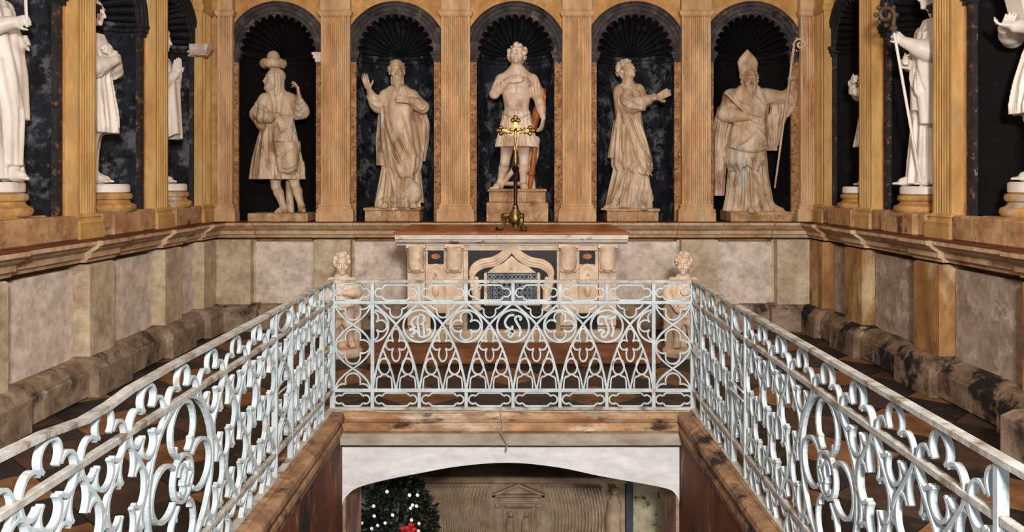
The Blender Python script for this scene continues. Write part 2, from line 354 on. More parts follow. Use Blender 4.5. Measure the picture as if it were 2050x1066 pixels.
# dado: panels, pilasters
def dado(parent, u0, u1, pils, off, mp, mpil, pw=.42):
    """off = recess of upper pilaster face relative to dado panel face (local y of panel)"""
    ps = sorted(pils); lo = u0
    segs = []
    for c in ps+[None]:
        hi = (c-pw/2) if c is not None else u1
        if hi-lo > .05: segs.append((lo, hi))
        if c is not None: lo = c+pw/2
    for a, b in segs:
        m = MB(); m.bbox(a+.03, b-.03, off, off+.2, .29, 1.02, .01); m.build('dado_panel', mp, parent)
        f = MB(); f.box(a, a+.03, off+.012, off+.2, .25, 1.04); f.box(b-.03, b, off+.012, off+.2, .25, 1.04)
        f.build('dado_stile', mpil, parent)
    for c in ps:
        m = MB(); m.bbox(c-pw/2, c+pw/2, off-.12, off+.2, .25, 1.05, .012); m.build('dado_pilaster', mpil, parent)
def ledge(name, loc, rz, u0, u1, pils, off, mitre0, mitre1):
    """ledge moulding; off = local y of main front edge of slab (negative into the room)"""
    prof = [(-.3, ZL-.18), (-off-.14, ZL-.18), (-off-.13, ZL-.15), (-off-.1, ZL-.14), (-off-.1, ZL-.10), (-off-.05, ZL-.07), (-off-.03, ZL-.045), (-off-.015, ZL-.045), (-off, ZL-.035), (-off, ZL-.003), (-.3, ZL-.003)]
    m = MB(); m.mould(u0, u1, prof, mitre0, mitre1)
    o = m.build(name, M['ledge'], loc=loc, rz=rz, kind='structure')
    t = MB(); t.mould(u0, u1, [(-.3, ZL-.003), (-off+.004, ZL-.003), (-off+.004, ZL), (-.3, ZL)], mitre0, mitre1)
    t.build('ledge_top', M['ledge_top'], o)
    for c in pils:
        pf = [(x+.05 if x > -.29 else x, z+(.0006)) for x, z in prof]
        m = MB(); m.mould(c-.25, c+.25, pf); m.build('ledge_break', M['ledge'], o)
        t = MB(); t.mould(c-.25, c+.25, [(-.29, ZL), (-off+.054, ZL), (-off+.054, ZL+.003), (-.29, ZL+.003)]); t.build('ledge_top', M['ledge_top'], o)
    return o
def plinth(name, loc, rz, u0, u1, pils, off, mat):
    m = MB(); pr = [(-.2, 0), (-off, 0), (-off, .22), (-off-.03, .25), (-off-.045, .285), (-off-.10, .30), (-.2, .30)]
    m.mould(u0, u1, pr)
    o = m.build(name, mat, loc=loc, rz=rz, kind='structure')
    for c in pils:
        m = MB(); e = .09+rnd.uniform(-.008, .008)
        pf = [(-.19, 0.001), (-off+e, 0.001), (-off+e, .225), (-off+e-.03, .255), (-off+e-.045, .29), (-off+e-.10, .31), (-.19, .31)]
        m.mould(c-.3, c+.3, pf); m.build('plinth_block', mat, o)
    # stones of the plinth between the blocks
    ps = sorted(pils)
    for a, b in zip(ps[:-1], ps[1:]):
        lo, hi = a+.3, b-.3
        n = 2
        for i in range(n):
            x0 = lo+(hi-lo)*i/n; x1 = lo+(hi-lo)*(i+1)/n
            m = MB(); m.bbox(x0+.004, x1-.004, off-.014-rnd.uniform(0, .012), off+.1, .004, .21, .014); m.build('plinth_stone', mat, o)
    return o
DPB = [-3.2, -2.048, -.634, .792, 2.195, 3.3]
dado(wb, XL+.1, XR-.1, DPB, -.06, M['panel'], M['dpil'])
DPS = [3.95, 5.45, 6.97, 8.45, 9.5]
dado(wl, 2.9, 9.8, DPS, 0.0, M['panel'], M['dpil'])
M['dpil_r'] = stone('dado_pilaster_rusty', (182,136,82), (150,104,60), 3.0, (204,180,134), 2.6, (0.50,0.66), bump=.45, c4=(104,68,38), s4=3.4, t4=(.56,.68), stretch=(1,1,.5))
dado(wr, -9.8, -2.9, [-y for y in DPS], 0.0, M['panel_r'], M['dpil_r'])
ledge('trim_1', (0, YB, 0), 0, XL+.16, XR-.16, DPB, -.21, -1, -1) if False else ledge('trim_1', (0, YB, 0), 0, XL, XR, DPB, -.2, 0, 0)
ledge('trim_2', (XL, 0, 0), PI/2, 2.9, 9.66, DPS, -.2, 0, 0)
ledge('trim_3', (XR, 0, 0), -PI/2, -9.66, -2.9, [-y for y in DPS], -.2, 0, 0)
M['plinth_r'] = stone('plinth_stone_sooty', (150,126,104), (112,88,68), 4, (26,20,17), 2.6, (0.47,0.58), rough=.9, bump=1.0, bscale=12, c4=(170,152,134), s4=5, t4=(.6,.68))
plinth('baseboard_back', (0, YB, 0), 0, XL, XR, DPB, -.17, M['plinth'])
plinth('baseboard_left', (XL, 0, 0), PI/2, 2.9, 9.7, DPS, -.14, M['plinth'])
plinth('baseboard_right', (XR, 0, 0), -PI/2, -9.7, -2.9, [-y for y in DPS], -.16, M['plinth_r'])
# rough block standing out from the right plinth at the picture's edge
MB().bbox(-.34, .34, -.22, .2, 0, .36, .05).build('stone_block', M['plinth'], loc=(3.18, 4.72, 0.001), rz=-PI/2, label='rough grey stone block against the right wall base, cut by the right edge', cat='block')

# ceiling
MB().box(XL-.8, XR+.8, 2.6, YB+.8, ZT, ZT+.1).build('ceiling', M['ceil'], kind='structure')

# ------------------------------------------------------------------ floor with the stair pit
PX0, PX1, PY = -1.29, 1.31, 6.24
fl = MB()
fl.box(XL, PX0, 2.2, PY, -.25, -.025); fl.box(PX1, XR, 2.2, PY, -.25, -.025); fl.box(XL, XR, PY, YB, -.25, -.025)
floor = fl.build('floor', M['grout'], kind='structure')
def clip(poly, f):
    out = []
    for i in range(len(poly)):
        a, b = poly[i], poly[(i+1) % len(poly)]; fa, fb = f(a), f(b)
        if fa >= 0: out.append(a)
        if fa*fb < 0:
            t = fa/(fa-fb); out.append((a[0]+(b[0]-a[0])*t, a[1]+(b[1]-a[1])*t))
    return out
def parea(p): return abs(sum(p[i][0]*p[(i+1) % len(p)][1]-p[(i+1) % len(p)][0]*p[i][1] for i in range(len(p))))/2
TS = .50; g = .004; c45 = math.cos(PI/4)
COPX0, COPX1, COPY = -1.40, 1.44, 6.36
for i in range(-30, 45):
    for j in range(-30, 45):
        q = [(i*TS+g, j*TS+g), ((i+1)*TS-g, j*TS+g), ((i+1)*TS-g, (j+1)*TS-g), (i*TS+g, (j+1)*TS-g)]
        q = [((x-y)*c45, (x+y)*c45) for x, y in q]
        q = clip(q, lambda p: p[0]-(XL+.12)) ; q = clip(q, lambda p: XR-.14-p[0]) if len(q) > 2 else q
        q = clip(q, lambda p: p[1]-2.6) if len(q) > 2 else q
        q = clip(q, lambda p: YB-.15-p[1]) if len(q) > 2 else q
        if len(q) < 3: continue
        for reg in (lambda p: p[1]-COPY, lambda p: COPX0-p[0], lambda p: p[0]-COPX1):
            qq = clip(q, reg)
            if reg(q[0]) is None: pass
            if len(qq) > 2:
                if reg is not None and (reg((0, 99)) < 0): qq = clip(qq, lambda p: COPY-p[1])
                if len(qq) > 2 and parea(qq) > .004:
                    z = rnd.uniform(-.002, .002)
                    m = MB(); m.prism(qq, lambda p, e: (p[0], p[1], z if e else -.03))
                    m.build('floor_tile', M['tile_dark'] if (i+j) % 2 else (M['tile_mid'] if i % 2 else M['tile_warm']), floor)
# coping round the pit
def coping_run(u0, u1, loc, rz, name, mat, mitre):
    prof = [(-.14, -.06), (-.14, .012), (0.035, .012), (.05, .0), (.055, -.03), (.045, -.055), (.03, -.065), (.03, -.085), (.042, -.095), (.045, -.12), (.03, -.14), (.015, -.148), (.012, -.24), (-.14, -.24)]
    m = MB(); m.mould(u0, u1, prof, *mitre)
    return m.build(name, mat, loc=loc, rz=rz, kind='structure', smooth=False)
c1 = coping_run(PX0+.02, PX1-.02, (0, PY, 0), 0, 'trim_4', M['coping'], (-1, -1))
MB().box(PX0, PX1, -.004, .02, -.235, -.15).build('fascia', M['fascia'], c1, (0, -.016, 0))
coping_run(2.2, PY, (PX0+.02, 0, 0), PI/2, 'trim_5', M['coping_dark'], (0, -1))
coping_run(-PY, -2.2, (PX1-.02, 0, 0), -PI/2, 'trim_6', M['coping_dark'], (-1, 0))
# joints in the coping stones of the sides: separate slabs lying along the edge
for sx, lab in ((PX0-.07, 'l'), (PX1+.07, 'r')):
    y = 2.3
    while y < 6.1:
        L = min(.95, 6.2-y)
        MB().bbox(sx-.07, sx+.07, y, y+L-.008, .008, .022, .004).build('coping_slab', M['coping_dark'], bpy.data.objects['trim_5' if lab == 'l' else 'trim_6']).matrix_parent_inverse = Matrix.Rotation(-PI/2 if lab == 'l' else PI/2, 4, 'Z') @ Matrix.Translation((-(PX0+.02 if lab == 'l' else PX1-.02), 0, 0))
        y += .95
# pit side walls
MB().box(PX0-.2, PX0+.035, 2.2, 6.96, -3, -.2).build('wall_pit_left', M['pitwall'], kind='structure')
MB().box(PX1-.035, PX1+.2, 2.2, 6.96, -3, -.2).build('wall_pit_right', M['pitwall'], kind='structure')
# whitewashed arch wall under the front coping
def arch_panel():
    m = MB(); x0, x1 = PX0+.035, PX1-.035
    P = []
    pts = [(684,1030),(686,1008),(694,994),(716,977),(770,962),(835,949),(920,934),(1018,927),(1115,936),(1202,954),(1270,966),(1335,979),(1352,990),(1360,1006),(1362,1030)]
    s = 1680/6.30
    for px, py in pts: P.append((min(max((px-1020)/s, x0), x1), EYE+(364-py)/s))
    P[0] = (x0, P[0][1]); P[-1] = (x1, P[-1][1])
    Q = []
    for i in range(len(P)-1):
        p0, p1, p2, p3 = P[max(i-1, 0)], P[i], P[i+1], P[min(i+2, len(P)-1)]
        for k in range(4):
            t = k/4; Q.append(tuple(.5*(2*p1[c]+(p2[c]-p0[c])*t+(2*p0[c]-5*p1[c]+4*p2[c]-p3[c])*t*t+(3*p1[c]-p0[c]-3*p2[c]+p3[c])*t**3) for c in (0, 1)))
    P = [(min(max(x, x0), x1), z) for x, z in Q+[P[-1]]]
    n = len(P); yf, yb = 0, .66
    vs = []
    for x, z in P: vs += [(x, yf, z), (x, yf, -.20), (x, yb, z), (x, yb, -.20)]
    fs = []
    for i in range(n-1):
        a, b = 4*i, 4*(i+1)
        fs += [(a, b, b+1, a+1), (a+2, a+3, b+3, b+2), (a, a+2, b+2, b)]
    m.add(vs, fs); return m
arch_panel().build('wall_arch', M['white'], loc=(0, 6.30, 0), kind='structure')
MB().bbox(PX0+.036, PX0+.06, 6.302, 6.96, -3, -.60, .004).build('trim_7', M['jambpink'], kind='structure')
MB().bbox(PX1-.06, PX1-.036, 6.302, 6.96, -3, -.60, .004).build('trim_8', M['jambpink'], kind='structure')
# crypt room
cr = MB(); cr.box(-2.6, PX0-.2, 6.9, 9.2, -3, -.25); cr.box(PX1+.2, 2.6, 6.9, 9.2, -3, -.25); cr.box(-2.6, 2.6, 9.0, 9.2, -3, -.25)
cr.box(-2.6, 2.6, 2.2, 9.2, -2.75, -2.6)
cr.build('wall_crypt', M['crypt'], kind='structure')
# loose cable over the coping
MB().tube([(-.06, 6.30, .03), (-.065, 6.16, .02), (-.05, 6.145, -.05), (-.065, 6.15, -.12), (-.04, 6.165, -.17), (-.02, 6.185, -.22), (-.025, 6.20, -.27)], .006).build('hanging_cable', M['cable'], smooth=True, label='short grey cable hanging down over the stone edge below the front railing', cat='cable')
MB().tube([(-1.30, 6.2, .022), (-1.1, 6.185, .03), (-.8, 6.195, .016), (-.4, 6.18, .018), (-.1, 6.2, .03), (.3, 6.2, .018), (.8, 6.19, .018), (1.33, 6.2, .022)], .006).build('lying_cable', M['cable'], smooth=True, label='long thin pale cable lying along the coping at the foot of the front railing', cat='cable')
# ------------------------------------------------------------------ iron railings
ZB, Z0, Z2, ZR = .022, .16, .82, .979
IW, ID = .012, .016
def ell_arc(cx, cz, a, b, n=26, t0=0, t1=2*PI):
    return [(cx+a*math.cos(t0+(t1-t0)*i/n), cz+b*math.sin(t0+(t1-t0)*i/n)) for i in range(n+1)]
def runs(pts, keep):
    out = []; cur = []
    for p in pts:
        if keep(p): cur.append(p)
        else:
            if len(cur) > 1: out.append(cur)
            cur = []
    if len(cur) > 1: out.append(cur)
    return out
def foil_lobes(cx, cz, bv, pv, qv, bh, sh, th, gap=1.0):
    """four-lobed figure from four ellipses, only the outer outline kept"""
    E = [(cx, cz+bv, pv, qv), (cx, cz-bv, pv, qv), (cx+bh, cz, sh, th), (cx-bh, cz, sh, th)]
    st = [-PI/2, PI/2, PI, 0]
    out = []
    for k, (x, z, a, b) in enumerate(E):
        pts = ell_arc(x, z, a, b, 26, st[k], st[k]+2*PI)
        def outside(p):
            if k < 2 and ((p[1]-cz)*(1 if k == 0 else -1)) < bv-qv*.78: return False
            if k >= 2 and ((p[0]-cx)*(1 if k == 2 else -1)) < bh-sh*.78: return False
            for j, (X, Z, A, B) in enumerate(E):
                if j != k and ((p[0]-X)/A)**2+((p[1]-Z)/B)**2 < gap: return False
            return True
        out += runs(pts, outside)
    return out
JIT = [0]      # tiny differences of bar depth, as between separately forged bars
def emit(rail, name, polys, mat='iron', w=IW, d=ID, keep=None, closed=False):
    m = MB(); k = 0
    for p in polys:
        for r_ in (runs(p, keep) if keep else [p]):
            if len(r_) > 1:
                JIT[0] = (JIT[0]+1) % 41
                cl = closed and math.hypot(r_[0][0]-r_[-1][0], r_[0][1]-r_[-1][1]) < 1e-6
                m.ribbon(r_[:-1] if cl else r_, w, d+.00025*JIT[0], cl); k += 1
    if k: return m.build(name, M[mat], rail)
def hbar(rail, name, u0, u1, z, h, d, mat):
    MB().bbox(u0, u1, -d/2, d/2, z-h/2, z+h/2, .003).build(name, M[mat], rail)
def post(rail, u, w=.02, d=.03, z1=ZR):
    MB().bbox(u-w/2, u+w/2, -d/2, d/2, 0.0, z1, .002).build('post', M['iron'], rail)
def narrow_panel(rail, a, b):
    """vesica chain between two uprights"""
    c = (a+b)/2; hw = (b-a)/2-.012; H = (Z2-Z0)/4
    kp = lambda p: a < p[0] < b and Z0-.001 <= p[1] <= Z2+.001
    for i, zc in enumerate((Z2, (Z2+Z0)/2, Z0)):
        for sg in (-1, 1):
            pts = [(c+sg*hw*(1-abs(t)**1.9), zc+t*H) for t in [-1+2*k/20 for k in range(21)]]
            emit(rail, 'vesica_bar', [pts], keep=kp)
        emit(rail, 'quatrefoil', foil_lobes(c, zc, .075, hw*.42, .055, hw*.52, hw*.42, .05), keep=kp, w=.011)
def lattice_panel(rail, a, b, n, medallion=True):
    p = (b-a)/n; mid = (a+b)/2; zc = (Z2+Z0)/2; rx, rz = p*1.0, (Z2-Z0)/2
    inell = lambda q: medallion and ((q[0]-mid)/rx)**2+((q[1]-zc)/rz)**2 < .99
    inside = lambda q: a+.004 < q[0] < b-.004
    H = (Z2-Z0)/3
    # lattice bars, node to node
    for row in range(3):
        zt, zb = Z2-H*row, Z2-H*(row+1)
        sh = .5 if row % 2 == 0 else 0
        for k in range(-1, n+1):
            for dr in (-1, 1):
                u0 = a+(k+sh)*p; pts = []
                for i in range(11):
                    t = i/10; s_ = t*.45+.55*(t*t*(3-2*t)); pts.append((u0+dr*p/2*s_, zt+(zb-zt)*t))
                emit(rail, 'lattice_bar', [pts], keep=lambda q: inside(q) and not inell(q), w=.015)
    for k in range(-1, n+1):       # legs below the lower rail
        for dr in (-1, 1):
            u0 = a+(k)*p+p/2
            emit(rail, 'foot_bar', [[(u0, Z0), (u0+dr*p*.12, Z0-.05), (u0+dr*p*.3, ZB)]], keep=inside)
    for k in range(0, n+1):
        u = a+k*p
        emit(rail, 'quatrefoil', foil_lobes(u, Z2, .084, p*.17, .052, p*.29, p*.16, .068), keep=lambda q: inside(q) and not inell(q), d=.017)
        emit(rail, 'quatrefoil', foil_lobes(u, Z2-2*H, .108, p*.165, .070, p*.28, p*.15, .075), keep=lambda q: inside(q) and not inell(q), d=.017)
        u = a+(k+.5)*p
        emit(rail, 'quatrefoil', foil_lobes(u, Z2-H, .108, p*.165, .070, p*.28, p*.15, .075), keep=lambda q: inside(q) and not inell(q), d=.017)
        emit(rail, 'trefoil', foil_lobes(u, Z0, .088, p*.165, .05, p*.28, p*.15, .06), keep=lambda q: inside(q) and not inell(q) and q[1] > ZB, d=.017)
    if medallion:
        emit(rail, 'medallion_ring', [ell_arc(mid, zc, rx, rz, 48)], w=.018, d=.02, closed=True)
        emit(rail, 'medallion_lobe', foil_lobes(mid, zc, .205, p*.36, .112, p*.55, p*.36, .105), w=.016, d=.02)
        emit(rail, 'medallion_ring', [ell_arc(mid, zc, .095, .095, 28)], w=.015, d=.02, closed=True)
        emit(rail, 'monogram', [[(mid-.06+.02*math.sin(t*9), zc-.05+.1*t) for t in [i/14 for i in range(15)]],
             [(mid+.015+.035*math.cos(t), zc+.02+.04*math.sin(t)) for t in [i*.4 for i in range(12)]],
             [(mid+.02+.03*math.cos(t), zc-.045+.025*math.sin(t)) for t in [2+i*.4 for i in range(12)]]], w=.014, d=.022)
        for sg in (-1, 1):
            for t in (-1, 1):
                emit(rail, 'scroll', [[(mid+sg*(.05+.03*math.sin(q*2.2)), zc+t*(.10+.05*q)) for q in [i/8 for i in range(9)]]], w=.014, d=.02)
def cartouche(rail, u, z, hw, hh):
    pts = []
    r_ = .03
    for cx, cz, t0 in ((u+hw-r_, z+hh-r_, 0), (u-hw+r_, z+hh-r_, PI/2), (u-hw+r_, z-hh+r_, PI), (u+hw-r_, z-hh+r_, 1.5*PI)):
        pts += ell_arc(cx, cz, r_, r_, 5, t0, t0+PI/2)
    pts.append(pts[0]); R = .032
    kp = lambda p: min(math.hypot(p[0]-(u+s*(hw+.024)), p[1]-z) for s in (-1, 1)) > R-.001
    m = MB()
    j = next(i for i in range(len(pts)) if not kp(pts[i])) if any(not kp(p) for p in pts) else 0
    # resample straight ends so the end circles cut cleanly
    dense = []
    for i in range(len(pts)-1):
        a, b = pts[i], pts[i+1]; n = max(1, int(math.hypot(b[0]-a[0], b[1]-a[1])/.012))
        dense += [(a[0]+(b[0]-a[0])*k/n, a[1]+(b[1]-a[1])*k/n) for k in range(n)]
    st = next(i for i in range(len(dense)) if not kp(dense[i])); dense = dense[st:]+dense[:st+1]
    for r__ in runs(dense, kp): m.ribbon(r__, .011, ID)
    for s in (-1, 1):
        c = ell_arc(u+s*(hw+.024), z, R, R, 22, (0 if s < 0 else PI), (0 if s < 0 else PI)+2*PI)
        for r__ in runs(c, lambda p: not (abs(p[0]-u) < hw-.002 and abs(p[1]-z) < hh)): m.ribbon(r__, .011, ID)
    m.build('cartouche', M['iron'], rail)

# front railing -----------------------------------------------------
FX0, FX1, FY = -1.325, 1.373, 6.27
S = 1680/FY
fr = empty('iron_railing', (0, FY, 0), 0, label='pale blue-grey front iron railing with monograms in circles, facing the altar', cat='railing', group='iron railings round the stair opening')
def U(px): return (px-1020)/S
def Zp(py): return EYE+(364-py)/S
ZBf = .025; zr, z2, z0 = Zp(566), Zp(606), Zp(782)
hbar(fr, 'top_rail', FX0, FX1, zr+.008, .022, .045, 'iron_top')
hbar(fr, 'middle_rail', FX0, FX1, z2, .024, .032, 'iron')
hbar(fr, 'lower_rail', FX0, FX1, z0, .024, .032, 'iron')
hbar(fr, 'base_rail', FX0, FX1, ZBf, .02, .04, 'iron_top')
pa, pb = U(746), U(1308)
for u in (FX0+.01, pa, pb, FX1-.01): post(fr, u, .026, .03, zr)
bay = (pb-pa)/6
for k in range(1, 6):
    for za, zb in ((z2, zr), (ZBf, z0)):
        MB().bbox(pa+k*bay-.012, pa+k*bay+.012, -.014, .014, za, zb, .002).build('mullion', M['iron'], fr)
cs = [(FX0+pa)/2]+[pa+(k+.5)*bay for k in range(6)]+[(FX1+pb)/2]
for i, u in enumerate(cs):
    hw = (bay/2-.075) if 0 < i < 7 else .075
    cartouche(fr, u, (zr+z2)/2, hw, (zr-z2)/2-.018); cartouche(fr, u, (z0+ZBf)/2, hw, (z0-ZBf)/2-.018)
# narrow end panels
_Z = (Z0, Z2); Z0, Z2 = z0, z2
narrow_panel(fr, FX0+.01, pa); narrow_panel(fr, pb, FX1-.01)
Z0, Z2 = _Z
inpan = lambda p: pa < p[0] < pb and z0-.001 < p[1] < z2+.001
def smooth_curve(pts, n=6):
    out = []
    for i in range(len(pts)-1):
        p0 = pts[max(i-1, 0)]; p1 = pts[i]; p2 = pts[i+1]; p3 = pts[min(i+2, len(pts)-1)]
        for k in range(n):
            t = k/n
            out.append(tuple(.5*((2*p1[c])+(-p0[c]+p2[c])*t+(2*p0[c]-5*p1[c]+4*p2[c]-p3[c])*t*t+(-p0[c]+3*p1[c]-3*p2[c]+p3[c])*t**3) for c in range(len(p1))))
    out.append(tuple(pts[-1])); return out
for k in range(-1, 7):
    for dr in (-1, 1):
        u0 = pa+(k if dr > 0 else k+1)*bay
        pts = [(0, 606), (.27, 628), (.5, 650), (.70, 682), (.84, 715), (.94, 750), (1, 782)]
        emit(fr, 'ogive_bar', [smooth_curve([(u0+dr*f*bay, Zp(y)) for f, y in pts], 4)], keep=inpan, w=.0155)
for k in range(6):
    u = pa+(k+.5)*bay
    emit(fr, 'small_quatrefoil', foil_lobes(u, Zp(691), .068, .030, .054, .044, .032, .036), w=.011)
    for dr in (-1, 1):
        for e in (-1, 1):
            base = u+(bay/2*e if False else 0)
        # lancet: ribs from the bay centre foot up to the ogive, and shouldered trefoil head
        emit(fr, 'lancet_bar', [smooth_curve([(u, z0), (u+dr*.028, Zp(748)), (u+dr*.075, Zp(715)), (u+dr*.100, Zp(697))], 4)], w=.012)
        uc = u+dr*bay*.25
        emit(fr, 'lancet_loop', [ell_arc(uc, Zp(734), .042, .060, 26)], w=.012, closed=True)
        emit(fr, 'lancet_shoulder', [smooth_curve([(uc-.010, Zp(750)), (uc-.028, Zp(753.5)), (uc-.052, Zp(757)), (uc-.058, Zp(770)), (uc-.06, z0)], 3),
                                     smooth_curve([(uc+.010, Zp(750)), (uc+.028, Zp(753.5)), (uc+.052, Zp(757)), (uc+.058, Zp(770)), (uc+.06, z0)], 3)], w=.011)
    # small hanging trefoil under the middle rail
    emit(fr, 'hanging_trefoil', [ell_arc(u, Zp(624), .045, .045, 22, PI*.86, PI*2.14),
         smooth_curve([(u-.10, z2), (u-.085, Zp(613)), (u-.06, Zp(618)), (u-.047, Zp(617))], 3),
         smooth_curve([(u+.10, z2), (u+.085, Zp(613)), (u+.06, Zp(618)), (u+.047, Zp(617))], 3)], w=.011)
RC = .119
for k in range(0, 7):
    u = pa+k*bay; zc = Zp(652.5)
    emit(fr, 'circle_ring', [ell_arc(u, zc, RC, RC, 40, PI/2 if k == 6 else -PI/2, PI/2+(2*PI if k == 6 else PI*1) if k in (0, 6) else 1.5*PI)], keep=inpan if k in (0, 6) else None, w=.014, d=.03, closed=(k not in (0, 6)))
    if k in (0, 2, 4, 6):
        emit(fr, 'quatrefoil', foil_lobes(u, zc, .062, .043, .044, .062, .044, .043), keep=inpan, w=.012)
def mono(k, strokes, w=.017):
    u = pa+k*bay; zc = Zp(652.5)
    emit(fr, 'monogram', [smooth_curve([(u+x*.1, zc+y*.1) for x, y in s_], 5) for s_ in strokes], w=w, d=.017)
mono(1, [[(-.15,.75),(-.5,.5),(-.55,.1),(-.3,-.15)], [(.0,.85),(-.12,.4),(-.05,-.2),(.0,-.6)], [(.0,.85),(.3,.8),(.42,.5),(.25,.2),(.1,.1)], [(.35,.8),(.3,.2),(.35,-.4),(.4,-.8)], [(-.75,-.35),(-.5,-.2),(-.35,-.5),(-.6,-.65),(-.45,-.8)], [(-.5,-.35),(-.15,-.4),(.05,-.75),(.45,-.8),(.8,-.5),(.75,-.25),(.5,-.3)]])
mono(3, [[(.1,.8),(-.3,.75),(-.6,.3),(-.45,-.1),(-.1,-.25),(-.05,-.0)], [(.35,.75),(.15,.55),(.3,.2),(.55,-.3),(.45,-.8)], [(.35,.75),(.6,.6),(.5,.4)], [(-.6,-.45),(-.2,-.3),(.0,-.6),(-.2,-.85),(-.35,-.65),(-.15,-.4),(.2,-.5)]])
mono(5, [[(-.3,.2),(-.6,.15),(-.6,.6),(-.2,.7),(.15,.55),(.55,.65),(.7,.75)], [(-.15,.65),(.0,.2),(.15,-.2),(.0,-.65),(-.25,-.85),(-.4,-.6),(-.15,-.45)], [(.3,.6),(.4,.1),(.5,-.4),(.35,-.8)], [(.0,.8),(.12,.65),(.25,.8)], [(-.65,-.35),(-.35,-.3),(-.15,-.45)]])

# side railings -------------------------------------------------------
def side_rail(x0, x1, flip, label, plist, nbig, uend):
    """from the front corner (x0,FY) towards the viewer (x1, 2.1)"""
    d = Vector((x1-x0, 2.1-FY)); rz = math.atan2(d.y, d.x)
    o = empty('iron_railing', (x0, FY, 0), rz, label=label, cat='railing', group='iron railings round the stair opening')
    L = uend
    tp = [(0, ZR)]+[(u, ZR) for u in (1, 2, 2.9)]
    if flip < 0: tp += [(3.25, ZR-.006), (3.42, ZR-.022), (3.58, ZR-.026), (3.80, ZR-.004), (L, ZR+.012)]
    else: tp += [(3.6, ZR), (L, ZR)]
    MB().ribbon(tp, .018, .040).build('top_rail', M['iron_top'], o)
    hbar(o, 'middle_rail', 0, L, Z2, .026, .028, 'iron_top')
    hbar(o, 'lower_rail', 0, L, Z0, .026, .028, 'iron_top')
    hbar(o, 'base_rail', 0, L, .024, .018, .045, 'iron_top')
    a = plist
    for u in a: post(o, u, .022, .032, ZR)
    narrow_panel(o, a[0], a[1]); narrow_panel(o, a[2], a[3])
    lattice_panel(o, a[1], a[2], 3, False)
    lattice_panel(o, a[3], a[4], nbig, True)
    if len(a) > 5: narrow_panel(o, a[4], a[5])
    for b, c in ((a[0], a[1]), (a[2], a[3])):      # trefoil pieces in the top band, stay rods
        emit(o, 'trefoil', [ell_arc((b+c)/2, (ZR+Z2)/2, (c-b)/2-.03, .06, 24)], closed=True, d=.017)
        for z in (.47, .52): MB().tube([(b, -.02, z), (c, -.02, z)], .006, 6).build('stay_rod', M['iron'], o)
    return o
side_rail(FX0, -1.375, -1, 'pale iron railing along the left side of the stair opening, dented top rail', [.0, .32, 1.14, 1.47, 4.11, 4.43], 8, 4.45)
side_rail(FX1, 1.31, 1, 'pale iron railing along the right side of the stair opening, straight top rail', [.0, .32, 1.20, 1.49, 4.03, 4.35], 8, 4.37)
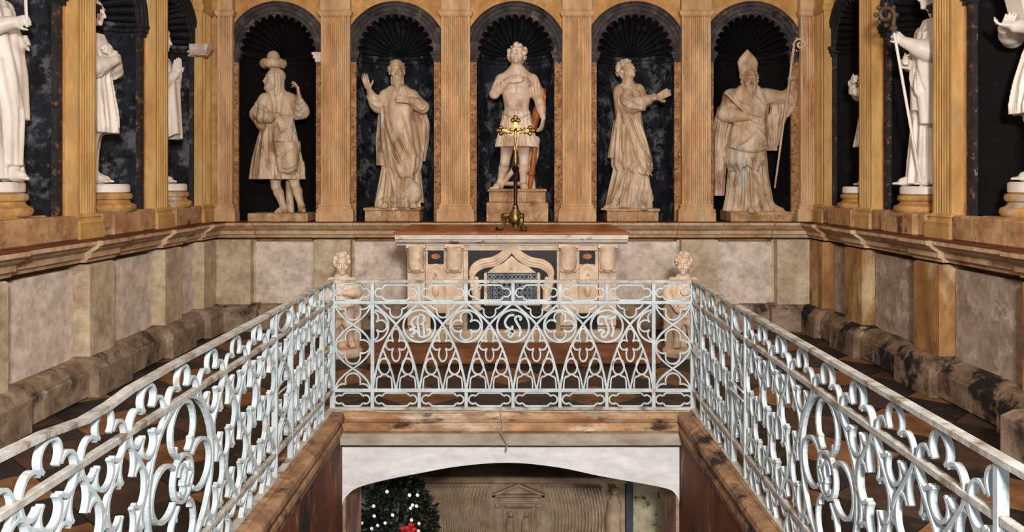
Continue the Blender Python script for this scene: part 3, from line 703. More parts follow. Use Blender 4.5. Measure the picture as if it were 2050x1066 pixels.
# ------------------------------------------------------------------ statues: signed distance field -> one continuous mesh
class SDF:
    def __init__(s, x0, x1, y0, y1, z0, z1, h=.0062):
        s.h = h; s.o = (x0, y0, z0)
        s.x = np.arange(x0, x1, h, dtype=np.float32); s.y = np.arange(y0, y1, h, dtype=np.float32); s.z = np.arange(z0, z1, h, dtype=np.float32)
        s.d = np.full((len(s.x), len(s.y), len(s.z)), .5, np.float32)
    def reg(s, lo, hi, pad):
        sl = []
        for ax, a, b in zip((s.x, s.y, s.z), lo, hi):
            i = int(np.searchsorted(ax, a-pad)); j = int(np.searchsorted(ax, b+pad))
            sl.append(slice(i, max(j, i)))
        sl = tuple(sl)
        X = s.x[sl[0]][:, None, None]; Y = s.y[sl[1]][None, :, None]; Z = s.z[sl[2]][None, None, :]
        return sl, X, Y, Z
    def put(s, sl, d, k, mode='add'):
        A = s.d[sl]
        if A.size == 0: return
        if mode == 'sub':
            d = -d; h = np.clip(.5-.5*(A-d)/k, 0, 1); s.d[sl] = A+(d-A)*h+k*h*(1-h); return
        if k <= 0: s.d[sl] = np.minimum(A, d); return
        h = np.clip(.5+.5*(A-d)/k, 0, 1); s.d[sl] = A+(d-A)*h-k*h*(1-h)
    def ell(s, c, r, k=.02, R=None, mode='add'):
        m = max(r); sl, X, Y, Z = s.reg([c[i]-(r[i] if R is None else m) for i in range(3)], [c[i]+(r[i] if R is None else m) for i in range(3)], k+.012)
        X = X-c[0]; Y = Y-c[1]; Z = Z-c[2]
        if R is not None:
            X, Y, Z = (R[0][0]*X+R[1][0]*Y+R[2][0]*Z, R[0][1]*X+R[1][1]*Y+R[2][1]*Z, R[0][2]*X+R[1][2]*Y+R[2][2]*Z)
        q = np.sqrt((X/r[0])**2+(Y/r[1])**2+(Z/r[2])**2)+1e-5
        g = np.sqrt((X/r[0]**2)**2+(Y/r[1]**2)**2+(Z/r[2]**2)**2)+1e-4
        s.put(sl, (q*(q-1)/g).astype(np.float32), k, mode)
    def cap(s, a, b, ra, rb=None, k=.02, mode='add'):
        rb = ra if rb is None else rb; m = max(ra, rb)
        sl, X, Y, Z = s.reg([min(a[i], b[i])-m for i in range(3)], [max(a[i], b[i])+m for i in range(3)], k+.012)
        v = [b[i]-a[i] for i in range(3)]; L = sum(q*q for q in v)+1e-9
        X = X-a[0]; Y = Y-a[1]; Z = Z-a[2]
        t = np.clip((X*v[0]+Y*v[1]+Z*v[2])/L, 0, 1)
        d = np.sqrt((X-t*v[0])**2+(Y-t*v[1])**2+(Z-t*v[2])**2)-(ra+(rb-ra)*t)
        s.put(sl, d.astype(np.float32), k, mode)
    def chain(s, pts, rs, k=.02):
        for i in range(len(pts)-1): s.cap(pts[i], pts[i+1], rs[i], rs[i+1], k)
    def box(s, c, hs, k=.01, R=None, rd=.006):
        m = math.sqrt(sum(q*q for q in hs)); sl, X, Y, Z = s.reg([c[i]-m for i in range(3)], [c[i]+m for i in range(3)], k+.012)
        X = X-c[0]; Y = Y-c[1]; Z = Z-c[2]
        if R is not None:
            X, Y, Z = (R[0][0]*X+R[1][0]*Y+R[2][0]*Z, R[0][1]*X+R[1][1]*Y+R[2][1]*Z, R[0][2]*X+R[1][2]*Y+R[2][2]*Z)
        qx, qy, qz = abs(X)-hs[0]+rd, abs(Y)-hs[1]+rd, abs(Z)-hs[2]+rd
        d = np.sqrt(np.maximum(qx, 0)**2+np.maximum(qy, 0)**2+np.maximum(qz, 0)**2)+np.minimum(np.maximum(qx, np.maximum(qy, qz)), 0)-rd
        s.put(sl, d.astype(np.float32), k)
    def robe(s, prof, n=9, amp=.012, tw=0., ph=0., k=.02, ampz=None, sharp=1.0, hem=.0):
        """prof rows (z, cx, cy, rx, ry) bottom to top"""
        P = np.array(sorted(prof), dtype=np.float64); z0, z1 = P[0, 0], P[-1, 0]
        mr = P[:, 3:].max()
        sl, X, Y, Z = s.reg((P[:, 1].min()-mr, P[:, 2].min()-mr, z0), (P[:, 1].max()+mr, P[:, 2].max()+mr, z1), k+.02)
        z = np.clip(Z[0, 0, :], z0, z1)
        def f(c):   # smooth interpolation
            a = np.interp(z, P[:, 0], P[:, c]); w = .03
            return ((a+np.interp(z-w, P[:, 0], P[:, c])+np.interp(z+w, P[:, 0], P[:, c]))/3)[None, None, :].astype(np.float32)
        cx, cy, rx, ry = f(1), f(2), f(3), f(4)
        dx = X-cx; dy = Y-cy
        q = np.sqrt((dx/rx)**2+(dy/ry)**2)+1e-5; g = np.sqrt((dx/rx**2)**2+(dy/ry**2)**2)+1e-4
        d = q*(q-1)/g
        th = np.arctan2(dy/ry, dx/rx)
        A = amp if ampz is None else np.interp(z, [a for a, b in ampz], [b for a, b in ampz])[None, None, :]
        wv = np.sin(n*th+tw*Z+ph+1.1*np.sin(2*th+2.1*Z+ph*2)+.5*np.sin(3*th-5*Z))
        wv = np.sign(wv)*np.abs(wv)**sharp + .35*np.sin(2.3*n*th+tw*1.7*Z+ph*3)
        d = d-A*wv
        hz = z0+hem*np.sin(n*.5*th+ph)
        d = np.maximum(d, np.maximum(hz-Z, Z-z1))
        s.put(sl, d.astype(np.float32), k)
    def fold(s, pts, w=.012, amp=.012, y_max=.02, y_min=-9, ax=0):
        """cloth ridge (amp>0) or groove (amp<0) following a front-projected path [(x,z)...] on any surface with y<y_max"""
        pts = smooth_curve(pts, 4); amp = amp*1.25; w = w*.9
        a = np.array(pts); lo, hi = a.min(0), a.max(0)
        r = 2.6*w
        Yr = (max(s.y[0], y_min), y_max)
        sl, X, Y, Z = s.reg((lo[0], Yr[0], lo[1]), (hi[0], Yr[1], hi[1]), r)
        U2 = X[:, 0, 0][:, None]; Z2_ = Z[0, 0, :][None, :]
        best = np.full((U2.shape[0], Z2_.shape[1]), 9., np.float32); n = len(pts)-1; tt = np.zeros_like(best)
        for i in range(n):
            (x0, z0), (x1, z1) = pts[i], pts[i+1]; vx, vz = x1-x0, z1-z0; L = vx*vx+vz*vz+1e-9
            t = np.clip(((U2-x0)*vx+(Z2_-z0)*vz)/L, 0, 1)
            dd = np.hypot(U2-x0-t*vx, Z2_-z0-t*vz); m = dd < best
            best[m] = dd[m]; tt[m] = ((i+t)/n)[m]
        b = np.exp(-(best/w)**2)*np.clip(np.minimum(tt, 1-tt)*6+.25, 0, 1)
        ysl = np.clip((y_max-Y)/.03, 0, 1)
        s.d[sl] -= (amp*b[:, None, :]*ysl).astype(np.float32)
    def mesh(s):
        d = s.d; h = s.h; neg = d < 0
        c = [(i, j, k) for i in (0, 1) for j in (0, 1) for k in (0, 1)]
        nx, ny, nz = d.shape
        cnt = np.zeros((nx-1, ny-1, nz-1), np.int8)
        for i, j, k in c: cnt += neg[i:nx-1+i, j:ny-1+j, k:nz-1+k]
        act = (cnt > 0) & (cnt < 8); idx = np.argwhere(act)
        num = -np.ones(act.shape, np.int32); num[act] = np.arange(len(idx))
        V = np.zeros((len(idx), 3)); W = np.zeros(len(idx))
        val = {q: d[idx[:, 0]+q[0], idx[:, 1]+q[1], idx[:, 2]+q[2]] for q in c}
        for a in c:
            for ax in range(3):
                if a[ax] == 0:
                    b = list(a); b[ax] = 1; b = tuple(b)
                    va, vb = val[a], val[b]; m = (va < 0) != (vb < 0)
                    t = np.where(m, va/np.where(m, va-vb, 1), 0)
                    p = np.zeros((len(idx), 3)); p[:] = a; p[:, ax] = t
                    V += p*m[:, None]; W += m
        V = (V/W[:, None]+idx)*h+np.array(s.o)
        F = []
        for ax in range(3):
            o1, o2 = [q for q in range(3) if q != ax]
            sl_a = [slice(1, -1)]*3; sl_a[ax] = slice(0, -1); sl_b = [slice(1, -1)]*3; sl_b[ax] = slice(1, None)
            A = neg[tuple(sl_a)]; B = neg[tuple(sl_b)]; e = np.argwhere(A != B)
            off = np.array([1, 1, 1]); off[ax] = 0; e = e+off
            fl = neg[e[:, 0], e[:, 1], e[:, 2]]
            q = []
            for u, v in ((0, 0), (1, 0), (1, 1), (0, 1)):
                p = e.copy(); p[:, o1] -= u; p[:, o2] -= v; q.append(num[p[:, 0], p[:, 1], p[:, 2]])
            q = np.stack(q, 1); flip = fl if ax != 1 else ~fl
            q[~flip] = q[~flip][:, ::-1]
            F.append(q)
        F = np.concatenate(F); F = F[(F >= 0).all(1)]
        return V, F
def mesh_object(name, V, F, mat, parent=None, loc=None, rz=0, **k):
    me = bpy.data.meshes.new(name); me.vertices.add(len(V)); me.vertices.foreach_set('co', V.astype(np.float32).ravel())
    me.loops.add(4*len(F)); me.loops.foreach_set('vertex_index', F.astype(np.int32).ravel())
    me.polygons.add(len(F)); me.polygons.foreach_set('loop_start', np.arange(0, 4*len(F), 4, dtype=np.int32))
    me.polygons.foreach_set('loop_total', np.full(len(F), 4, dtype=np.int32))
    me.update(); me.validate(); me.shade_smooth(); me.materials.append(mat)
    o = bpy.data.objects.new(name, me); COL.objects.link(o)
    if parent is not None: o.parent = parent
    if loc is not None: o.location = loc
    o.rotation_euler = (0, 0, rz)
    return tag(o, **k)

V3 = Vector
def rotm(yaw=0, pitch=0, roll=0):
    """yaw + turns the face to the viewer's right, pitch + looks up"""
    return Matrix.Rotation(yaw, 3, 'Z') @ Matrix.Rotation(roll, 3, 'Y') @ Matrix.Rotation(-pitch, 3, 'X')
def head(s, c, yaw=0, pitch=0, roll=0, sc=1.0, hair='curly', beard=None, ears=True, seed=1):
    R = rotm(yaw, pitch, roll); rr = random.Random(seed)
    P = lambda x, y, z: tuple(V3(c)+R @ V3((x*sc, y*sc, z*sc)))
    e = lambda p, r, k, mode='add': s.ell(P(*p), [q*sc for q in r], k*sc, R, mode)
    e((0, .012, .035), (.078, .095, .095), .03); e((0, -.025, -.035), (.060, .068, .075), .03)
    e((0, -.072, .045), (.055, .022, .020), .015)                      # brow
    for sx in (-1, 1):
        e((sx*.030, -.098, .014), (.021, .018, .013), .012, 'sub')       # sockets
        e((sx*.030, -.079, .013), (.015, .012, .009), .004)
        e((sx*.042, -.066, -.022), (.022, .02, .02), .02)                # cheeks
        if ears: e((sx*.079, .01, .0), (.011, .02, .032), .008)
    s.cap(P(0, -.088, .030), P(0, -.112, -.018), .008*sc, .014*sc, .012)
    e((0, -.098, -.020), (.020, .012, .009), .008)
    e((0, -.090, -.046), (.024, .012, .006), .006); e((0, -.088, -.058), (.020, .012, .006), .006)
    e((0, -.100, -.052), (.024, .006, .0022), .003, 'sub')
    e((0, -.076, -.085), (.024, .022, .02), .015)
    if hair == 'curly':
        for i in range(75):
            a = rr.uniform(-PI, PI); t = rr.uniform(.0, 1)
            z = .13-.17*t; r_ = math.sqrt(max(0, 1-((z-.035)/.1)**2))
            x = .085*r_*math.cos(a); y = .012+.1*r_*math.sin(a)
            if y < -.045 and z < .085: continue
            e((x, y, z), (rr.uniform(.017, .026),)*3, .006)
    elif hair in ('short', 'receding'):
        e((0, .03, .045), (.086, .09, .098), .012)
        for i in range(55):
            a = rr.uniform(-.5, PI+.5); t = rr.uniform(0, 1); z = .13-.2*t
            r_ = math.sqrt(max(0, 1-((z-.035)/.1)**2)); x = .086*r_*math.cos(a); y = .02+.095*r_*math.sin(a)
            e((x, y, z), (.016, .016, .013), .006)
    elif hair == 'long':
        e((0, .03, .04), (.088, .092, .09), .012)
        for sx in (-1, 1):
            for i in range(5):
                a = .1+i*.32
                x = sx*.084*math.cos(a); y = -.02+.10*math.sin(a)
                s.chain([P(x, y, .06), P(x*1.12, y+.004, -.02), P(x*1.22, y+.0, -.10), P(x*1.25, y-.01, -.165)], [.02*sc, .022*sc, .022*sc, .012*sc], .008)
    if beard:
        n, ln = beard
        e((0, -.062, -.085), (.055, .045, .045+ln*.3), .015)
        for i in range(n):
            f = (i/(n-1)-.5)*2
            x = f*.058; y = -.085+.05*f*f
            s.chain([P(x, y, -.05-.01*abs(f)), P(x*.95, y-.012, -.085-ln*.4), P(x*.6+.006*math.sin(i*3), y-.002, -.10-ln*(1-.5*abs(f)))], [.014*sc, .015*sc, .008*sc], .005)
        s.chain([P(-.035, -.088, -.052), P(0, -.102, -.038), P(.035, -.088, -.052)], [.008*sc, .010*sc, .008*sc], .004)
    s.cap(P(0, .018, -.05), P(0, .03, -.135), .05*sc, .054*sc, .03)
def hand(s, w, d, n, side=1, curl=(.35, .4), spread=.10, sc=1.0, thumb=.7, curls=None):
    """w wrist, d direction of the hand, n palm-facing normal, side=+1 thumb towards d x n"""
    d = V3(d).normalized(); n = V3(n); n = (n-d*n.dot(d)).normalized(); t = d.cross(n)*side; w = V3(w)
    Rm = Matrix((t, d, n)).transposed()
    s.ell(tuple(w+d*.05*sc), (.041*sc, .055*sc, .017*sc), .012, Rm)
    s.ell(tuple(w+d*.035*sc+t*.024*sc+n*.008*sc), (.020*sc, .034*sc, .016*sc), .012, Rm)
    for i, (o, L) in enumerate(((.030, .088), (.010, .098), (-.010, .090), (-.029, .072))):
        c = curls[i] if curls else curl
        base = w+d*.090*sc+t*o*sc
        dd = (d+t*(o*spread*45*.1)).normalized(); pts = [base-d*.02*sc, base]
        ang = 0; p = base
        for f, cc in ((.45, c[0]), (.32, c[1]), (.25, c[1]*.8)):
            ang += cc; v = dd*math.cos(ang)+n*math.sin(ang); p = p+v*(L*f*sc); pts.append(p)
        s.chain([tuple(q) for q in pts], [.0105*sc, .0108*sc, .0098*sc, .009*sc, .0075*sc], .004)
    b = w+d*.028*sc+t*.030*sc; td = (d*math.cos(thumb)+t*math.sin(thumb)+n*.25).normalized()
    p1 = b+td*.040*sc; p2 = p1+(td*.8+d*.45+n*.1).normalized()*.034*sc
    s.chain([tuple(b-td*.01), tuple(b), tuple(p1), tuple(p2)], [.013*sc, .0135*sc, .0115*sc, .009*sc], .005)
def foot(s, a, d, sc=1.0, boot=False):
    """a ankle, d horizontal direction"""
    a = V3(a); d = V3((d[0], d[1], 0)).normalized(); t = V3((-d.y, d.x, 0)); z0 = a.z-.075*sc
    g = lambda f, l, z: tuple(V3((a.x, a.y, z0+z))+d*f*sc+t*l*sc)
    s.cap(tuple(a), g(-.02, 0, .03), .036*sc, .033*sc, .02)
    s.cap(g(-.015, 0, .032), g(.10, 0, .030), .032*sc, .030*sc, .025)
    s.cap(tuple(a+d*.01), g(.11, 0, .03), .033*sc, .024*sc, .03)
    if boot: s.cap(g(.08, 0, .026), g(.165, 0, .022), .036*sc, .024*sc, .02)
    else:
        for i, l in enumerate((-.028, -.013, .002, .016, .029)):
            s.cap(g(.10, l, .022), g(.175-.008*i, l*1.1, .012), .015*sc, .0115*sc, .006)
        s.cap(g(.06, -.015, .024), g(.11, .015, .022), .030*sc, .028*sc, .02)
def leg(s, hip, knee, ank, d, sc=1.0, boot=False):
    s.cap(hip, knee, .088*sc, .056*sc, .03)
    m = V3(knee).lerp(V3(ank), .3); m = tuple(m+V3((0, .022, 0)))
    s.cap(knee, m, .054*sc, .058*sc, .02); s.cap(m, ank, .057*sc, .036*sc, .02)
    s.ell((knee[0], knee[1]-.018, knee[2]), (.042*sc, .04*sc, .05*sc), .02)
    foot(s, ank, d, sc, boot)
def arm(s, sh, el, wr, r=(.062, .05, .04, .030), k=.02):
    m = tuple(V3(sh).lerp(V3(el), .5)); s.cap(sh, el, r[0], r[1], k)
    f = tuple(V3(el).lerp(V3(wr), .35)); s.cap(el, f, r[1], r[1]*.98, k); s.cap(f, wr, r[1]*.96, r[3], k)
SP_ = 1/167.
def frame(cx, fy, sc=SP_):
    """maps photograph pixels of a back-wall statue to its own metres (front view)"""
    return lambda px, py, y=0.: ((px-cx)*sc, y, (fy-py)*sc)

def statue(name, s, mat, loc, rz, label, group=None):
    V, F = s.mesh()
    if group is None and name == 'marble_statue': group = 'statues in the back wall niches' if rz == 0 else 'white statues in the side wall niches'
    if name == 'cherub_statue': group = 'marble cherubs beside the altar'
    return mesh_object(name, V, F, mat, None, loc, rz, label=label, cat='statue', group=group)

YS = 10.02     # depth of the statues' axis in the back niches
# ---- 1: bearded-hat man with book ------------------------------------------------
def st_hat():
    g = frame(553, 424); s = SDF(-.40, .40, -.36, .27, -.02, 2.0)
    G = lambda px, py, y=0: g(px, py, y)
    leg(s, G(545, 330, .0), G(548, 372, -.02), G(562, 413, .0), (-.25, -1), boot=True)
    leg(s, G(580, 330, .0), G(586, 368, -.03), G(598, 411, .0), (.45, -1), boot=True)
    for px, py in ((549, 358), (585, 356)): s.ell(G(px, py, -.01), (.068, .068, .022), .01)
    # tree trunk support between the legs
    s.cap(G(572, 420, .08), G(570, 350, .08), .05, .04, .02)
    # coat
    s.robe([(.40, -.02, .0, .315, .185), (.62, -.02, .0, .285, .18), (.90, -.015, .0, .225, .16), (1.08, -.005, .0, .185, .14), (1.22, .0, .0, .20, .14), (1.34, .0, .01, .20, .12), (1.43, .0, .01, .12, .09)],
           n=8, ph=.6, ampz=[(.4, .022), (.9, .012), (1.1, .004), (1.4, .002)], sharp=.8, k=.02)
    # under-tunic below the book with draped knee
    s.ell(G(577, 300, -.12), (.13, .09, .26), .03)
    s.ell(G(578, 330, -.16), (.11, .06, .10), .03)
    for a in ([(549, 262), (556, 300), (565, 352)], [(541, 250), (543, 300), (548, 353)], [(519, 270), (512, 310), (506, 352)], [(530, 265), (527, 310), (525, 353)], [(598, 260), (602, 300), (606, 345)], [(592, 280), (594, 310), (596, 348)]):
        s.fold([g(x, y)[::2] for x, y in a], .012, .016)
    for a in ([(558, 318), (572, 308), (590, 300)], [(557, 332), (578, 340), (598, 330)], [(560, 345), (580, 350), (600, 345)], [(546, 280), (553, 320), (560, 350)]):
        s.fold([g(x, y)[::2] for x, y in a], .010, -.014)
    # collar / open front
    for a in ([(537, 182), (546, 205), (551, 235)], [(567, 182), (565, 205), (563, 232)], [(553, 185), (555, 210), (556, 235)]):
        s.fold([g(x, y)[::2] for x, y in a], .009, .014)
    # sleeves
    SA, EA, WA = G(526, 199, .0), G(515, 228, -.06), G(556, 236, -.20)
    arm(s, SA, EA, G(543, 236, -.20), (.085, .095, .08, .068), .03)
    s.cap(EA, G(520, 250, -.06), .085, .06, .03)
    s.cap(G(542, 236, -.20), G(562, 233, -.25), .045, .034, .01)
    hand(s, G(564, 234, -.255), (.45, -.12, -1), (-.3, .9, -.2), side=-1, curl=(.22, .3), spread=.4, sc=1.1)
    for k_ in range(5):
        x = 512+k_*7; s.fold([g(x, 200+k_*4)[::2], g(x+5, 222+k_*3)[::2], g(x+2, 246)[::2]], .009, .014 if k_ % 2 else -.012)
    s.fold([g(508, 205)[::2], g(525, 213)[::2], g(545, 224)[::2]], .008, .012); s.fold([g(506, 216)[::2], g(522, 226)[::2], g(540, 236)[::2]], .008, -.012)
    SB, EB, WB = G(578, 199, .0), G(602, 224, -.05), G(598, 192, -.12)
    arm(s, SB, EB, G(599, 205, -.10), (.075, .078, .07, .055), .03)
    s.cap(EB, G(590, 232, -.05), .06, .05, .03)
    s.cap(G(599, 206, -.1), WB, .032, .028, .01)
    hand(s, WB, (-.12, -.15, 1), (-.9, -.5, 0), side=1, curls=[(.5, .9), (.35, .3), (.4, .5), (.7, .8)], spread=.5, thumb=.5)
    for a in ([(590, 215), (600, 222), (608, 214)], [(588, 226), (600, 234), (609, 224)], [(592, 205), (600, 210), (607, 204)]): s.fold([g(x, y)[::2] for x, y in a], .007, .012)
    # head, long hair, hat
    hc = G(545, 160, -.02)
    head(s, hc, yaw=-1.0, hair='long', beard=(5, .01), ears=False, sc=1.12)
    s.cap(G(548, 182, .01), G(528, 198, .01), .05, .06, .04); s.cap(G(552, 182, .01), G(576, 198, .01), .05, .06, .04)
    s.ell(G(542, 128, .0), (.13, .13, .055), .01)
    for i in range(22):
        a = i*2*PI/22; c = G(542, 127, .0); s.ell((c[0]+.122*math.cos(a), c[1]+.122*math.sin(a), c[2]+.006*math.sin(i*2.3)), (.036, .036, .052), .008)
    s.cap(G(542, 124, .0), G(542, 113, .0), .092, .074, .01)
    # book
    R = rotm(0, 0, 0) @ Matrix.Rotation(.05, 3, 'Y')
    s.box(G(571, 258, -.185), (.105, .028, .155), .004, R)
    s.box(G(571, 258, -.190), (.112, .005, .162), .002, R)
    return s
o = statue('marble_statue', st_hat(), M['marble'], (-2.755, YS, ZL+.10), 0, 'marble statue of a long-haired man in round fur hat and knee-length coat, holding a book')

# ---- 2: bearded man, arm raised ---------------------------------------------------
def st_beard():
    g = frame(800, 414); G = g; s = SDF(-.42, .42, -.34, .28, -.02, 1.86)
    s.robe([(.0, .0, .0, .255, .17), (.15, -.0, .0, .235, .16), (.45, .02, .0, .20, .15), (.75, .03, .0, .18, .14), (1.0, .03, .0, .17, .14), (1.2, .02, .0, .16, .13)], n=11, ph=1.2, ampz=[(0, .022), (.4, .016), (1.1, .004)], tw=1.5, sharp=.8)
    # chasuble / overmantle, pointed hem
    s.robe([(.36, .09, .0, .12, .19), (.46, .06, .0, .21, .205), (.60, .05, .0, .235, .20), (.85, .02, .0, .23, .19), (1.05, .0, .0, .205, .175), (1.22, .0, .0, .21, .15), (1.33, .0, .01, .20, .12), (1.42, .0, .01, .10, .09)], n=6, ph=.2, ampz=[(.36, .016), (.8, .012), (1.2, .005)], sharp=.9)
    s.robe([(.50, -.06, .03, .19, .13), (.8, -.06, .04, .20, .14), (1.2, -.04, .02, .18, .12)], n=8, amp=.01, ph=2.)
    for a, w_, m in (([(775, 195), (782, 250), (800, 300), (815, 335)], .014, .022), ([(790, 240), (806, 280), (822, 312), (830, 336)], .012, .020), ([(812, 230), (826, 275), (842, 318)], .012, .020),
                  ([(783, 270), (792, 305), (806, 330)], .010, -.018), ([(800, 250), (815, 290), (832, 325)], .009, -.018), ([(770, 200), (770, 260), (773, 300)], .012, .018),
                  ([(846, 230), (852, 280), (850, 320)], .012, .018), ([(836, 215), (843, 260), (848, 300)], .009, -.014),
                  ([(775, 340), (768, 375), (757, 405)], .014, .02), ([(787, 340), (795, 375), (804, 402)], .013, .024), ([(783, 335), (786, 375), (780, 408)], .010, -.02), ([(812, 342), (815, 370), (810, 395)], .012, .018), ([(830, 345), (838, 380), (847, 405)], .012, .02),
                  ([(760, 405), (780, 392), (800, 405), (820, 390), (840, 398)], .010, .018), ([(823, 372), (810, 388), (798, 408)], .008, -.02)):
        s.fold([g(x, y)[::2] for x, y in a], w_, m)
    s.ell(G(833, 385, -.09), (.10, .10, .13), .04)      # advanced knee under cloth
    foot(s, G(782, 402, -.10), (-.2, -1)); foot(s, G(832, 402, -.14), (.2, -1))
    arm(s, G(774, 193, .0), G(762, 214, -.06), G(748, 196, -.10), (.07, .072, .07, .045), .03)
    s.cap(G(762, 212, -.06), G(748, 186, -.12), .066, .040, .02)
    s.cap(G(752, 192, -.12), G(746, 180, -.13), .032, .028, .01)
    hand(s, G(746, 181, -.13), (-.35, -.1, 1), (.2, -1, .0), side=1, curls=[(.15, .2), (.0, .05), (.1, .15), (.3, .35)], spread=.55, thumb=.9)
    for a in ([(752, 200), (762, 206), (772, 200)], [(752, 210), (764, 217), (776, 212)], [(757, 190), (766, 193)]): s.fold([g(x, y)[::2] for x, y in a], .007, .012)
    # hanging cloak behind both arms
    s.robe([(.62, -.20, .08, .05, .05), (.9, -.19, .07, .075, .06), (1.15, -.17, .05, .07, .06)], n=3, amp=.006)
    s.robe([(.55, .27, .08, .04, .04), (.8, .275, .07, .085, .06), (1.0, .27, .06, .10, .07), (1.2, .22, .04, .09, .07)], n=4, amp=.008)
    s.robe([(.05, .25, .06, .05, .05), (.4, .21, .05, .06, .06), (.6, .2, .05, .06, .06)], n=3, amp=.006)
    arm(s, G(830, 193, .0), G(850, 215, -.05), G(832, 205, -.18), (.07, .075, .066, .05), .03)
    s.cap(G(836, 206, -.17), G(829, 204, -.19), .034, .030, .01)
    hand(s, G(830, 204, -.19), (-1, -.15, .10), (0, .9, -.3), side=-1, curl=(.10, .12), spread=.30, thumb=.5)
    for a in ([(842, 200), (850, 208), (858, 204)], [(838, 212), (850, 222), (860, 214)]): s.fold([g(x, y)[::2] for x, y in a], .007, .012)
    s.robe([(1.24, .0, .0, .19, .15), (1.36, .0, .01, .15, .12), (1.44, .0, .01, .09, .085)], n=6, amp=.006)
    s.cap(G(800, 174, .01), G(776, 190, .01), .055, .065, .04); s.cap(G(800, 174, .01), G(828, 190, .01), .055, .065, .04)
    head(s, G(799, 145, -.03), yaw=.12, pitch=-.05, roll=-.05, hair='short', beard=(7, .10), sc=1.1, seed=3)
    return s
statue('marble_statue', st_beard(), M['marble'], (-1.335, YS, ZL+.165), 0, 'marble statue of a bearded man in long mantle, one open hand raised, bare-headed')

# ---- 3: central young warrior -----------------------------------------------------
def st_warrior():
    g = frame(1033, 378); G = g; s = SDF(-.36, .36, -.32, .26, -.02, 1.86)
    leg(s, G(1016, 282, .0), G(1010, 325, -.06), G(1000, 366, .04), (-.5, -1)); leg(s, G(1046, 282, .0), G(1048, 326, -.03), G(1046, 366, -.02), (.1, -1))
    # tree trunk
    s.chain([G(1062, 378, .08), G(1060, 345, .07), G(1068, 310, .06), G(1072, 280, .06)], [.06, .05, .055, .05], .02)
    s.ell(G(1024, 368, .08), (.14, .06, .03), .03); s.cap(G(1000, 374, .02), G(1035, 330, .1), .03, .035, .02)
    # pteruges skirt
    s.robe([(.50, .0, .0, .245, .165), (.62, .0, .0, .22, .155), (.80, .0, .0, .18, .14), (.92, .0, .0, .155, .13)], n=14, ph=.0, ampz=[(.5, .014), (.9, .005)], sharp=.7)
    # cuirass torso
    s.robe([(.86, .0, .0, .155, .125), (.98, .0, .0, .145, .12), (1.14, .0, .0, .175, .135), (1.29, .0, .0, .20, .13), (1.39, .0, .01, .15, .10), (1.46, .0, .015, .08, .075)], n=4, amp=.0, k=.03)
    s.cap(G(1035, 142, .01), G(1006, 158, .01), .045, .055, .04); s.cap(G(1035, 142, .01), G(1062, 158, .01), .045, .055, .04)
    for sx in (-1, 1): s.ell((sx*.075, -.10, 1.25), (.085, .045, .065), .03)
    for z in (1.10, 1.02): s.fold([(-.08, z), (0, z+.015), (.08, z)], .010, -.008)
    s.fold([(0, 1.3), (0, 1.1), (0, .95)], .010, -.010)
    s.fold([(-.15, .90), (0, .84), (.15, .90)], .012, .012); s.fold([(-.15, .87), (0, .81), (.15, .87)], .008, -.010)
    s.fold([(-.13, 1.38), (-.05, 1.33), (.03, 1.34), (.12, 1.38)], .009, .008)
    for x, z0 in ((-.19, .55), (-.13, .53), (-.07, .53), (-.01, .53), (.05, .53), (.11, .53), (.18, .55)): s.fold([(x*.75, .82), (x, z0)], .008, -.012)
    arm(s, G(1004, 161, .0), G(989, 190, -.06), G(1016, 166, -.16), (.072, .056, .05, .032), .025)
    hand(s, G(1017, 165, -.16), (1, -.12, .12), (0, .9, -.2), side=1, curl=(.12, .12), spread=.25, thumb=.5)
    arm(s, G(1064, 161, .0), G(1080, 208, .02), G(1086, 238, -.04), (.072, .056, .05, .030), .025)
    hand(s, G(1086, 238, -.04), (-.15, -.1, -1), (-.8, .4, 0), side=1, curl=(.35, .45), spread=.15)
    s.cap(G(1003, 162, .0), G(995, 178, -.03), .078, .072, .02); s.cap(G(1064, 162, .0), G(1074, 188, .0), .078, .082, .02)
    for i in range(4): s.fold([g(1060+i*6, 166)[::2], g(1066+i*5, 196)[::2]], .007, .012); s.fold([g(1008-i*5, 160)[::2], g(1000-i*5, 180)[::2]], .007, .010)
    head(s, G(1034, 114, -.01), yaw=-.08, pitch=.30, roll=.08, hair='curly', sc=1.2, seed=5)
    s.cap(G(1035, 135, .01), G(1035, 150, .02), .062, .075, .03)
    return s
wa = statue('marble_statue', st_warrior(), M['marble_p'], (.083, YS, ZL+.385), 0, 'pale marble statue of a curly-haired young soldier in pleated skirt, in the central niche')
# brown marble cloak and quiver-like trunk carved with it
s = SDF(.08, .36, -.10, .20, -.02, 1.32, .008); g = frame(1033, 378)
s.chain([g(1083, 180, .05), g(1090, 195, .02), g(1084, 215, .06), g(1070, 240, .09)], [.035, .052, .05, .04], .02)
s.robe([(.70, .19, .09, .04, .035), (.95, .25, .08, .055, .04), (1.12, .32, .04, .05, .05), (1.2, .32, .03, .035, .05)], n=3, amp=.006)
s.chain([g(1060, 376, .035), g(1064, 345, .02), g(1070, 292, .03)], [.03, .035, .038], .01); s.ell(g(1063, 348, .02), (.045, .045, .03), .01)
V, F = s.mesh(); mesh_object('cloak', V, F, M['brownstone'], wa, label='orange-brown marble cloak and trunk')

